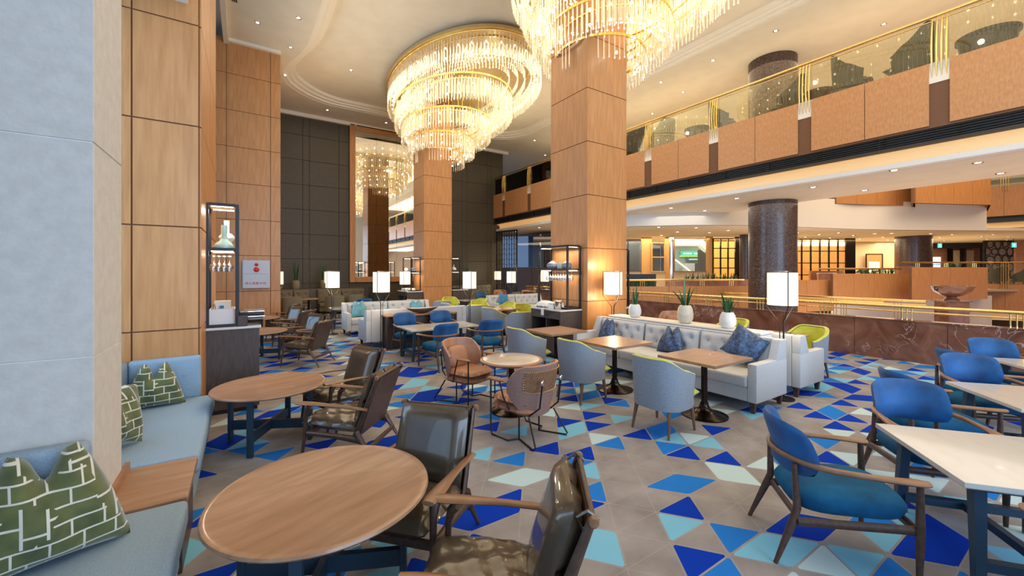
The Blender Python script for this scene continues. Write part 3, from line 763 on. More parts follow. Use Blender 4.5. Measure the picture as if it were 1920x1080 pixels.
for x in (-.12, .10):
    b = MB(); b.lathe([(.002, -.012), (.012, -.008), (.014, 0), (.012, .006)], 10, M=Matrix.Translation((x, .838, .68)) @ Matrix.Rotation(PI / 2, 4, 'X')); b.build('button', M['bench'], t, True)
t = thing('side_table', 'walnut box table set between the two blue window benches', 'side table', (-.455, 3.30, 0))
b = MB(); b.box(-.19, .175, -.31, .31, .40, .445, bev=.004, seg=1); b.build('top', M['walnut'], t)
b = MB(); b.box(-.19, .15, -.29, .29, .0, .40); b.build('body', M['frame'], t)
b = MB(); b.box(-.20, -.175, -.30, .30, .445, .50); b.build('upstand', M['walnut_e'], t)
cushion('throw_cushion', 'large green cushion with white block lines on the near blue bench', 'cushion', M['block'], .56, .50, .24, (-.73, 2.62, .45), .36, -.20, .12)
cushion('throw_cushion', 'green block-patterned cushion upright against the far bench back', 'cushion', M['block'], .46, .42, .20, (-.72, 5.10, .45), .12, -.26, .13)
cushion('throw_cushion', 'green block-patterned cushion leaning behind the pillar beside the walnut table', 'cushion', M['block'], .46, .44, .18, (-.76, 4.02, .45), .95, -.30, .03, spin=.30)

# ------------------------------------------------------------------ round walnut tables
def round_table():
    t = thing('round_table', 'foreground', 'table', (0, 0, 0), 0, 'round walnut tables')
    b = MB(); b.lathe([(0, .545), (.44, .545), (.535, .556), (.545, .568), (.54, .580), (.515, .583), (.50, .577), (0, .577)], 72); b.build('tabletop', M['walnut'], t, True)
    for k in range(4):
        a = PI / 4 + k * PI / 2; c, s = cos(a), sin(a)
        b = MB(); b.box(-.018, .018, -.028, .028, 0, .545, bev=.004, seg=1, M=Matrix.Translation((c * .41, s * .41, 0)) @ Matrix.Rotation(a, 4, 'Z')); b.build('leg', M['bluesteel'], t)
    for k in range(2):
        a = PI / 4 + k * PI / 2
        b = MB(); b.box(-.40, .40, -.018, .018, .13 + .0 * k, .22, M=Matrix.Rotation(a, 4, 'Z')); b.build('crossbar', M['bluesteel'], t)
        b = MB(); b.box(-.42, .42, -.018, .018, .52, .545, M=Matrix.Rotation(a, 4, 'Z')); b.build('top_rail', M['bluesteel'], t)
    return t
rt = round_table(); rt.location = (.36, 2.38, 0); rt.rotation_euler.z = .35
rt['label'] = 'largest round walnut table in the foreground, cut by the bottom edge'
dup(rt, (.22, 4.86, 0), .30, 'round walnut table beside the far end of the blue window bench', scale=(.95, .95, 1))
dup(rt, (.17, 9.35, 0), .5, 'round walnut table just past the dark sideboard with the warming tray')
dup(rt, (.20, 12.0, 0), .4, 'farthest round walnut table in the row along the window side')

# ------------------------------------------------------------------ leather lounge chairs
def leather_chair():
    t = thing('lounge_chair', 'x', 'armchair', (0, 0, 0), 0, 'worn leather armchairs at the round walnut tables')
    for s in (-1, 1):
        x = s * .275
        # front leg flares up into the armrest, rear leg splays backwards
        b = MB(); b.tube([(x * 1.03, .33, 0), (x, .29, .28), (x, .285, .44), (x, .27, .50), (x, .24, .53)], [.013, .020, .022, .032, .036], 8, .8); b.build('leg', M['frame'], t, True)
        b = MB(); b.tube([(x * 1.05, -.40, 0), (x, -.30, .16), (x, -.22, .28), (x, -.20, .33)], [.013, .02, .032, .03], 8, .8); b.build('leg', M['frame'], t, True)
        b = MB(); b.tube([(x, .27, .29), (x, .0, .275), (x, -.24, .25)], [.02, .024, .034], 8, 1.0); b.build('side_rail', M['frame'], t, True)
        b = MB()
        n = 9
        def g(i, j, x=x, s=s):
            yy = .36 - i * .66; wv = .026 + .018 * math.exp(-((i - .16) / .22) ** 2); z = .548 + .010 * cos(i * 3) - .035 * max(0, i - .6)
            a = j * 2 * PI
            return Vector((x + s * .006 + cos(a) * wv, yy, z + sin(a) * .013))
        gr = b.grid(12, 10, g)
        b.bm.faces.new(gr[0][:-1]); b.bm.faces.new(gr[-1][:-1][::-1]); bmesh.ops.remove_doubles(b.bm, verts=b.bm.verts, dist=.0005)
        b.build('armrest', M['arm'], t, True)
        b = MB(); b.tube([(x * .94, -.17, .25), (x * .94, -.27, .50), (x * .94, -.385, .80)], [.020, .018, .014], 8, 1.3); b.build('back_post', M['frame'], t, True)
        b = MB(); b.lathe([(.002, -.018), (.018, -.014), (.022, 0), (.018, .014), (.002, .02)], 10, M=Matrix.Translation((x * 1.0, -.39, .805)) @ Matrix.Rotation(PI / 2, 4, 'Y')); b.build('knob', M['arm'], t, True)
    b = MB(); b.tube([(-.275, -.39, .80), (.275, -.39, .80)], .013, 8); b.build('top_rail', M['frame'], t, True)
    b = MB(); b.box(-.275, .275, -.015, .015, -.025, .025, bev=.006, seg=1, M=Matrix.Translation((0, .27, .28))); b.build('front_rail', M['frame'], t)
    b = MB(); b.box(-.28, .28, -.012, .012, -.022, .022, bev=.005, seg=1, M=Matrix.Translation((0, -.30, .17))); b.build('stretcher', M['frame'], t)
    b = MB()
    p = [(-.255, -.20, .28), (.255, -.20, .28), (.255, -.225, .28), (-.255, -.225, .28), (-.255, -.375, .785), (.255, -.375, .785), (.255, -.40, .785), (-.255, -.40, .785)]
    b.hexa([Vector(q) for q in p]); b.build('back_sling', M['frame'], t)
    def pad(name, w, l, th, Mx):
        b = MB()
        def f(sg):
            def g(i, j):
                u, v = 2 * i - 1, 2 * j - 1
                d = (max(0, 1 - u ** 6) * max(0, 1 - v ** 6)) ** .35
                wr = .006 * sin(9 * u + 4 * v) + .005 * sin(13 * v - 6 * u)
                return Vector((u * w / 2 * (1 - .02 * v * v), v * l / 2, sg * (th / 2) * d + (wr * d + .012 * (1 - u * u) * (1 - v * v) if sg > 0 else 0)))
            return g
        b.grid(18, 18, f(1)); b.grid(10, 10, f(-1)); bmesh.ops.remove_doubles(b.bm, verts=b.bm.verts, dist=.001)
        bmesh.ops.transform(b.bm, matrix=Mx, verts=b.bm.verts); return b.build(name, M['leather'], t, True)
    pad('seat_cushion', .51, .56, .11, Matrix.Translation((0, .065, .35)) @ Matrix.Rotation(.07, 4, 'X'))
    pad('back_cushion', .50, .50, .12, Matrix.Translation((0, -.245, .585)) @ Matrix.Rotation(math.radians(108), 4, 'X'))
    b = MB()
    for s in (-1, 1): b.tube([(s * .245, -.41, .80), (s * .25, -.37, .83), (s * .24, -.33, .80), (s * .25, -.35, .76), (s * .25, -.40, .77), (s * .245, -.41, .80)], .007, 6)
    b.build('strap', M['leather'], t, True)
    return t
lc = leather_chair()
def put(root, x, y, f, label, first=[False], **kw):
    if not root.get('used'):
        root['used'] = 1; root.location = (x, y, 0); root.rotation_euler.z = face(*f); root['label'] = label
        for k, v in kw.items():
            if k == 'group': root['group'] = v
        return root
    return dup(root, (x, y, 0), face(*f), label, **kw)
LC = [(.95, 1.56, (-.80, .60), 'worn leather armchair at the bottom edge, seen from its side'),
      (.86, 2.42, (-.74, -.67), 'leather armchair whose shiny silvery back cushion faces us, beyond the foreground table'),
      (.93, 5.00, (-.94, -.34), 'leather armchair at the second walnut table, its back cushion half turned to us'),
      (.85, 4.10, (-.76, .65), 'leather armchair seen from behind at the second walnut table'),
      (.97, 8.52, (-.80, .60), 'leather armchair nearest to us of those beyond the dark sideboard'),
      (1.02, 9.55, (-.88, -.48), 'leather armchair with bright back cushion, second beyond the dark sideboard'),
      (.95, 10.85, (-.80, .60), 'leather armchair seen from behind at the farthest walnut table'),
      (.85, 11.75, (-.88, -.48), 'leather armchair with bright cushion at the farthest walnut table'),
      (.85, 12.95, (-.9, .45), 'last leather armchair in the window row, before the drab banquette')]
for x, y, f, lab in LC: put(lc, x, y, f, lab)

# ------------------------------------------------------------------ blue velvet armchairs
def blue_chair():
    t = thing('dining_armchair', 'x', 'armchair', (0, 0, 0), 0, 'blue velvet armchairs with curved wooden rails')
    def rail(i):  # horseshoe from one arm tip round the back to the other
        a = -PI / 2 - (i - .5) * 2 * 2.05
        if i < .22: k = i / .22; return Vector((.285 + .012 * sin(k * PI), .37 - k * .40, .585 + .012 * k))
        if i > .78: k = (1 - i) / .22; return Vector((-.285 - .012 * sin(k * PI), .37 - k * .40, .585 + .012 * k))
        k = (i - .22) / .56; a = -k * PI
        return Vector((.285 * cos(a), -.03 + .27 * sin(a), .597 + .012 * sin(k * PI)))
    b = MB()
    n = 40
    def g(i, j):
        p = rail(i); q = (rail(min(i + .01, 1)) - rail(max(i - .01, 0))).normalized(); sd = Vector((q.y, -q.x, 0))
        fl = math.exp(-(min(i, 1 - i) / .13) ** 2); w = .016 + .025 * fl; h = .017 - .003 * fl
        if min(i, 1 - i) < .012: w *= .55
        a = j * 2 * PI
        return p + sd * cos(a) * w + Vector((0, 0, sin(a) * h))
    gr = b.grid(n, 10, g); b.bm.faces.new(gr[0][:-1]); b.bm.faces.new(gr[-1][:-1][::-1]); bmesh.ops.remove_doubles(b.bm, verts=b.bm.verts, dist=.0005)
    b.build('armrest', M['arm'], t, True)
    for s in (-1, 1):
        b = MB(); b.tube([(s * .275, .33, 0), (s * .275, .335, .30), (s * .283, .33, .58)], [.013, .022, .016], 10); b.build('leg', M['frame'], t, True)
        b = MB(); b.tube([(s * .245, -.36, 0), (s * .225, -.265, .24), (s * .215, -.235, .33), (s * .205, -.245, .59)], [.012, .023, .022, .014], 10); b.build('leg', M['frame'], t, True)
        b = MB(); b.tube([(s * .26, .33, .31), (s * .235, -.24, .26)], [.018, .018], 8, 1.5); b.build('side_rail', M['frame'], t, True)
    b = MB(); b.tube([(-.27, .33, .31), (.27, .33, .31)], .018, 8, 1.4); b.build('front_rail', M['frame'], t, True)
    b = MB(); b.tube([(-.21, -.235, .28), (.21, -.235, .28)], .015, 8, 1.4); b.build('rear_rail', M['frame'], t, True)
    b = MB()
    def sh(u):
        a = u * 2 * PI; c, s = cos(a), sin(a); e = .55
        return (abs(c) ** e * (1 if c > 0 else -1), abs(s) ** e * (1 if s > 0 else -1))
    prof = [(.0, .445), (.5, .443), (.82, .434), (.95, .415), (1.0, .39), (.99, .36), (.94, .335), (0, .335)]
    rings = []
    for r, z in prof:
        rings.append([b.bm.verts.new((sh(k / 32)[0] * .262 * r * (1 + .04 * sh(k / 32)[1]), sh(k / 32)[1] * .30 * r + .05, z - .03 * (-sh(k / 32)[1] * r) * .5)) for k in range(32)])
    for A, B in zip(rings, rings[1:]):
        for k in range(32): b.bm.faces.new((A[k], A[(k + 1) % 32], B[(k + 1) % 32], B[k]))
    bmesh.ops.remove_doubles(b.bm, verts=b.bm.verts, dist=.0005)
    b.build('seat', M['velvetd'], t, True)
    b = MB()
    def back(sg):
        def g(i, j):
            u, v = 2 * i - 1, 2 * j - 1
            # rounded, slightly wider at the top, wrapped round the rail
            uu = u * (1 - .10 * abs(v) ** 4) ; hh = .162 * (1 - .20 * abs(u) ** 4)
            a = uu * 1.10; rr = .245 + sg * .024 * (max(0, 1 - u ** 6) * max(0, 1 - v ** 6)) ** .4
            return Vector((rr * sin(a) * 1.14, -.02 - rr * cos(a) * 1.0 - .05 * max(0, v + .2), .665 + v * hh + .0))
        return g
    b.grid(22, 12, back(1)); b.grid(22, 12, back(-1)); bmesh.ops.remove_doubles(b.bm, verts=b.bm.verts, dist=.001)
    b.build('backrest', M['velvet'], t, True)
    return t
bc = blue_chair()
uX, uY = .785, .62       # direction along the tables' edges at the right
vX, vY = .67, -.74
BC = [(3.08, 1.06, (.67, -.74), 'blue velvet armchair standing alone in the right foreground, seen from its side'),
      (4.44, .88, (-.785, -.62), 'blue velvet armchair across the nearest white table, its backrest towards the marble wall'),
      (5.25, 1.02, (.67, -.74), 'bright blue armchair turned sideways at the second white table'),
      (6.50, .84, (-.785, -.62), 'wide blue backrest behind the second white table on the right'),
      (7.15, .98, (.67, -.74), 'blue armchair half hidden between the two farthest wide blue backrests'),
      (8.32, .90, (-.785, -.62), 'farthest dark blue armchair by the marble wall on the right'),
      (3.12, -.17, (.785, .62), 'blue armchair of which only the wooden arm tip shows at the right edge'),
      (2.98, 6.88, (-.12, .99), 'blue velvet armchair at the long white table, near side left, back to us'),
      (2.93, 8.55, (.05, -1), 'blue velvet armchair at the long white table, far side left'),
      (3.78, 8.60, (-.05, -1), 'blue velvet armchair at the long white table, far side right, before the console'),
      (3.98, 6.92, (.12, .99), 'blue velvet armchair at the long white table, near side right, back to us')]
for x, y, f, lab in BC: put(bc, x, y, f, lab)

# ------------------------------------------------------------------ white topped tables
def white_table(label, cx, cy, w, l, rz, grp='white quartz tables'):
    t = thing('white_table', label, 'table', (cx, cy, 0), rz, grp)
    b = MB(); b.hexa([Vector(q) for q in ((-w / 2 + .012, -l / 2 + .012, .582), (w / 2 - .012, -l / 2 + .012, .582), (w / 2 - .012, l / 2 - .012, .582), (-w / 2 + .012, l / 2 - .012, .582), (-w / 2, -l / 2, .59), (w / 2, -l / 2, .59), (w / 2, l / 2, .59), (-w / 2, l / 2, .59))])
    b.box(-w / 2, w / 2, -l / 2, l / 2, .5905, .62, bev=.002, seg=1); b.build('tabletop', M['tabletop'], t)
    ix, iy = w / 2 - .12, l / 2 - .12
    for sx in (-1, 1):
        for sy in (-1, 1):
            x, y = sx * ix, sy * iy
            b = MB(); q = .022
            b.hexa([Vector((x + a * q + sx * .05, y + c * q + sy * .02, 0)) for a, c in ((-1, -1), (1, -1), (1, 1), (-1, 1))] + [Vector((x + a * q * 1.3, y + c * q * 1.3, .58)) for a, c in ((-1, -1), (1, -1), (1, 1), (-1, 1))]); b.build('leg', M['bluesteel'], t)
    b = MB(); b.box(-ix, ix, -.03, .03, .54, .582); b.box(-ix - .02, -ix + .02, -iy, iy, .54, .582); b.box(ix - .02, ix + .02, -iy, iy, .54, .582); b.build('frame', M['bluesteel'], t)
    b = MB(); b.box(-ix, ix, -.02, .02, .12, .17); b.box(-ix - .05, -ix + .0, -iy, iy, .12, .17); b.box(ix, ix + .05, -iy, iy, .12, .17); b.build('stretcher', M['bluesteel'], t)
    return t
rz = math.atan2(uY, uX)
for k, lab in enumerate(('nearest white quartz table at the right edge, its corner pointing at us', 'second white quartz table from the front at the right edge', 'farthest white quartz table at the right edge')):
    white_table(lab, 3.19 + 2.1 * k + .89 * uX / 2 + .45 * vX, .46 + .89 * uY / 2 + .45 * vY, .89, .90, rz)
white_table('long white quartz table with four blue chairs before the console', 3.36, 7.85, 1.48, .80, 0)

# ------------------------------------------------------------------ tub chairs
def tub_chair(name, outer, inner, legm, w=.60, zt=.82, za=.62, zb=.28, grp='grey and lime tub chairs', pip=True):
    t = thing(name, 'x', 'armchair', (0, 0, 0), 0, grp)
    def plan(a, r):          # a measured from the back (-Y), rounded square plan
        c, s = cos(a - PI / 2), sin(a - PI / 2); e = .72
        return (r * abs(c) ** e * (1 if c > 0 else -1), r * .98 * abs(s) ** e * (1 if s > 0 else -1))
    A = math.radians(128); R = w / 2
    def top(a):
        k = abs(a) / A; s = min(1, max(0, (k - .22) / .78)); return zt - (zt - za) * (s * s * (3 - 2 * s))
    def skin(sg, th, z0):
        def g(i, j):
            a = (2 * i - 1) * A; r = R - th; x, y = plan(a, r * (1 - .06 * (1 - j)))
            z = z0 + (top(a) - z0) * j - (.012 if sg < 0 else 0) * j
            return Vector((x, y - .02 * j * cos(a), z))
        return g
    b = MB(); b.grid(30, 6, skin(1, 0, zb)); b.grid(30, 2, skin(1, .018, zb + .02))
    # front edges and rim
    for s in (-1, 1):
        a = s * A; p = [skin(1, 0, zb)((a / A + 1) / 2, j / 6) for j in range(7)]; q = [skin(-1, .055, zb)((a / A + 1) / 2, j / 6) for j in range(7)]
        pv = [b.bm.verts.new(v) for v in p]; qv = [b.bm.verts.new(v) for v in q]
        for k in range(6): b.bm.faces.new((pv[k], pv[k + 1], qv[k + 1], qv[k]))
    b.bm.faces.new([b.bm.verts.new((*plan((2 * i / 30 - 1) * A, R * .94), zb)) for i in range(31)])
    b.build('shell', outer, t, True)
    b = MB(); b.grid(30, 5, skin(-1, .055, zb + .1))
    pts = []
    def rim(i, j):
        a = (2 * i - 1) * A; k = j * PI; x0, y0 = plan(a, R); x1, y1 = plan(a, R - .055)
        m = (1 - cos(k)) / 2; return Vector((x0 + (x1 - x0) * m, y0 + (y1 - y0) * m - .02 * cos(a), top(a) + .014 * sin(k)))
    b.grid(30, 4, rim); b.build('inner_back', inner, t, True)
    b = MB()
    def seat(sg):
        def g(i, j):
            u, v = 2 * i - 1, 2 * j - 1; d = (max(0, 1 - u ** 6) * max(0, 1 - v ** 6)) ** .4
            return Vector((u * (w / 2 - .065) * (1 - .08 * max(0, -v)), .045 + v * (w / 2 + .01) * (1 - .12 * u * u * (1 if v < 0 else .3)), .40 + sg * .055 * d))
        return g
    b.grid(16, 16, seat(1)); b.grid(12, 12, seat(-1)); bmesh.ops.remove_doubles(b.bm, verts=b.bm.verts, dist=.001); b.build('seat', inner, t, True)
    b = MB(); b.box(-w / 2 + .06, w / 2 - .06, w * .30, w * .36, zb - .0, .36, bev=.01); b.build('front_panel', outer, t)
    for s in (-1, 1):
        b = MB(); b.tube([(s * .235, .235, 0), (s * .215, .20, zb + .02)], [.013, .024], 8); b.build('leg', legm, t, True)
        b = MB(); b.tube([(s * .225, -.245, 0), (s * .20, -.19, zb + .02)], [.013, .024], 8); b.build('leg', legm, t, True)
    return t
tc = tub_chair('tub_chair', M['grey'], M['lime'], M['legwood'])
G = 'grey and lime tub chairs'
TC_ = [(3.88, 2.84, (1, .05), 'grey tub chair nearest to us, with lime inside, at the nearest square table'),
       (3.88, 4.15, (1, .05), 'second grey tub chair from the front facing the long sofa'),
       (3.90, 5.48, (1, .05), 'third grey tub chair from the front facing the sofa, before the sideboard'),
       (5.28, 7.75, (.3, .95), 'grey tub chair standing right beside the sideboard, its back to us'),
       (6.45, 9.15, (-.2, -1), 'lime inner face of a tub chair peeping over the sideboard side'),
       (5.35, 8.95, (1, .2), 'grey tub chair with lime seat showing, between the white table and the sideboard'),
       (6.35, 10.05, (-1, -.1), 'tub chair seen from its right side, beyond the lime seat before the pale sofa'),
       (5.25, 9.95, (.25, 1), 'broad grey tub chair back beside the floor lamp at the console end'),
       (6.05, 11.0, (-.25, -1), 'tub chair showing its lime inside, in the middle of the crowd by the far column'),
       (5.05, 10.85, (1, .1), 'grey and lime tub chair just behind the floor lamp at the console end'),
       (6.45, 11.9, (-1, -.2), 'small tub chair with sloping lime edge beyond the crowd of tub chairs'),
       (5.20, 11.95, (.3, 1), 'grey tub chair back next to the foot of the farther column'),
       (6.0, 13.0, (-.2, -1), 'lime tub chair farthest back, right of the farther column'),
       (4.72, 12.85, (1, .3), 'tub chair with curved lime edge at the foot of the farther column'),
       (7.75, 2.95, (-1, .15), 'lime tub chair nearest the marble wall, beyond the back to back sofas'),
       (7.75, 4.20, (-1, .15), 'second lime tub chair along the marble wall, behind the thin floor lamp rods'),
       (7.9, 7.10, (-1, .1), 'lime tub chair behind the cream planter on the sofa ledge')]
for x, y, f, lab in TC_: put(tc, x, y, f, lab, group=G)

# brown shell chairs with metal frames
def shell_chair():
    t = thing('shell_chair', 'x', 'armchair', (0, 0, 0), 0, 'tan leather shell chairs on wire legs')
    A = math.radians(88)
    def zt(a): k = abs(a) / A; return .80 - .02 * k - .16 * max(0, (k - .55) / .45) ** 2
    def zl(a): k = abs(a) / A; return .27 + .24 * max(0, (k - .35) / .65) ** 1.6
    def sk(r0):
        def g(i, j):
            a = (2 * i - 1) * A; z = zl(a) + (zt(a) - zl(a)) * j; fl = (z - .27) / .53
            r = r0 + .05 * fl; k = abs(a) / A
            return Vector((r * sin(a) * 1.0, -r * cos(a) * .95 - .05 * fl + .02, z))
        return g
    b = MB(); b.grid(26, 8, sk(.285)); b.build('outer_shell', M['tanback'], t, True)
    b = MB(); b.grid(26, 8, sk(.25))
    def rim(top):
        def g(i, j):
            jj = 1 if top else 0; p = sk(.285)(i, jj); q = sk(.25)(i, jj); return p.lerp(q, j) + Vector((0, 0, (.012 if top else -.01) * sin(j * PI)))
        return g
    b.grid(26, 3, rim(True)); b.grid(26, 3, rim(False))
    for e in (0, 1):
        b.grid(6, 1, lambda i, j, e=e: sk(.285)(e, i).lerp(sk(.25)(e, i), j))
    b.build('inner_shell', M['tan'], t, True)
    def pad(name, cx, cy, cz, w, l, th, rx, e=4):
        b = MB()
        def f(sg):
            def g(i, j):
                u, v = 2 * i - 1, 2 * j - 1; d = (max(0, 1 - u ** e) * max(0, 1 - v ** e)) ** .42
                return Vector((u * w / 2 * (1 - .14 * v ** 4), v * l / 2 * (1 - .14 * u ** 4), sg * th / 2 * d))
            return g
        b.grid(16, 16, f(1)); b.grid(12, 12, f(-1)); bmesh.ops.remove_doubles(b.bm, verts=b.bm.verts, dist=.001)
        bmesh.ops.transform(b.bm, matrix=Matrix.Translation((cx, cy, cz)) @ Matrix.Rotation(rx, 4, 'X'), verts=b.bm.verts)
        b.build(name, M['tan'], t, True)
    pad('seat_cushion', 0, .04, .40, .52, .54, .10, 0); pad('seat_base', 0, .03, .32, .54, .56, .10, 0)
    pad('back_cushion', 0, -.175, .57, .36, .30, .10, math.radians(105))
    # wooden panel with nail heads on the outside of the back
    Aw = math.radians(52); kw = Aw / A
    b = MB(); sh = sk(.290)
    b.grid(12, 4, lambda i, j: sh(.5 + (i - .5) * kw, .48 + .42 * j) + Vector((0, -.004, 0))); b.build('back_veneer', M['arm'], t, True)
    q = MB()
    for k in range(30):
        for (i, j) in ((k / 30, 0), (k / 30, 1)):
            p = sk(.298)(.5 + (i - .5) * kw, .48 + .42 * j); q.lathe([(.001, -.004), (.005, 0), (.001, .004)], 5, (p.x, p.y), M=Matrix.Translation((0, 0, p.z)))
    for k in range(8):
        for i in (0, 1):
            p = sk(.298)(.5 + (i - .5) * kw, .48 + .42 * k / 8); q.lathe([(.001, -.004), (.005, 0), (.001, .004)], 5, (p.x, p.y), M=Matrix.Translation((0, 0, p.z)))
    stuff(q.build('nail_heads', M['brass'], t))
    for s in (-1, 1):
        b = MB(); x = s * .27
        b.tube([(x, .26, .60), (x, .26, .05), (x, .24, .008), (x, .0, .008), (s * .16, -.05, .008)], .009, 8)
        b.tube([(s * .16, -.05, .008), (s * .27, -.34, .008), (s * .26, -.36, .03), (s * .20, -.22, .28)], .009, 8)
        b.tube([(s * .16, -.05, .008), (s * .16, -.05, .29)], .009, 8); b.build('leg', M['black'], t, True)
        b = MB(); b.tube([(x, .26, .60), (x * 1.1, .10, .60), (x * 1.08, .05, .45), (x * .95, -.02, .30), (s * .17, -.20, .28), (s * .15, -.32, .38), (s * .15, -.355, .62)], .009, 8); b.build('arm_frame', M['black'], t, True)
        b = MB(); b.lathe([(.002, -.016), (.05, -.012), (.058, 0), (.05, .010), (.002, .014)], 20, ax=.85, ay=2.2, M=Matrix.Translation((x * 1.02, .17, .612))); b.build('arm_pad', M['arm'], t, True)
        b = MB(); b.lathe([(.002, -.01), (.022, -.008), (.026, .0), (.018, .006)], 14, M=Matrix.Translation((s * .15, -.362, .64)) @ Matrix.Rotation(PI / 2, 4, 'X')); b.build('bracket', M['chrome'], t, True)
    return t
sc_ = shell_chair()
for x, y, f, lab in [(2.52, 3.56, (-.22, .97), 'tan shell chair with its studded wooden back towards us, before the marble table'),
                     (2.52, 4.93, (.35, -.93), 'tan leather shell chair facing us behind the round marble table'),
                     (8.2, 5.75, (-.9, -.4), 'tan shell chair by the marble wall behind the white planter'),
                     (10.6, 17.2, (-.5, -.8), 'tan shell chair before the dark wainscot right of the lattice screen'),
                     (11.6, 16.2, (-.5, -.8), 'second tan shell chair before the dark wainscot, nearer the column')]:
    put(sc_, x, y, f, lab)

# pedestal tables
def pedestal(t, h, rb=.265, rs=.036):
    b = MB(); b.lathe([(rb, 0), (rb, .012), (rb * .8, .03), (rb * .42, .052), (rs * 2.0, .085), (rs * 1.35, .13), (rs * 1.25, .16)], 40); b.build('base', M['bronze'], t, True)
    b = MB(); b.lathe([(rs, .13), (rs, h)], 24); b.build('column', M['bronze'], t, True)
    b = MB(); b.box(-.16, .16, -.16, .16, h - .012, h); b.build('mounting_plate', M['black'], t)
def square_table(label, x, y, w=.80, l=.74, rz=0):
    t = thing('pedestal_table', label, 'table', (x, y, 0), rz, 'square walnut pedestal tables')
    b = MB(); b.box(-w / 2, w / 2, -l / 2, l / 2, .68, .715, bev=.003, seg=1); b.build('tabletop', M['walnut'], t); pedestal(t, .68); return t
square_table('nearest square walnut table on a dark trumpet base before the long sofa', 4.66, 2.83)
square_table('middle square walnut table on a trumpet base before the long sofa', 4.56, 4.17)
square_table('square walnut table farthest along the sofa, beside the sideboard', 4.56, 5.52)
square_table('square table among the tub chairs beyond the sideboard', 5.95, 9.5, .7, .7)
square_table('square table among the tub chairs in front of the farther column', 5.75, 10.4, .6, .6)
square_table('small wooden table by the marble wall between the lime chairs', 7.35, 3.15, .62, .62)
square_table('small wooden table by the marble wall behind the floor lamp', 7.35, 4.7, .62, .62)
t = thing('round_marble_table', 'round marble topped table with a wooden rim between the two tan chairs', 'table', (2.78, 4.24, 0))
b = MB(); b.lathe([(0, .615), (.36, .615), (.385, .625), (.395, .638), (.39, .648), (.36, .650)], 64); b.build('rim', M['walnut_e'], t, True)
b = MB(); b.lathe([(0, .64), (.352, .64), (.352, .6525), (.345, .6545), (0, .6545)], 64); b.build('tabletop', M['marbletop'], t, True)
pedestal(t, .615, .255)

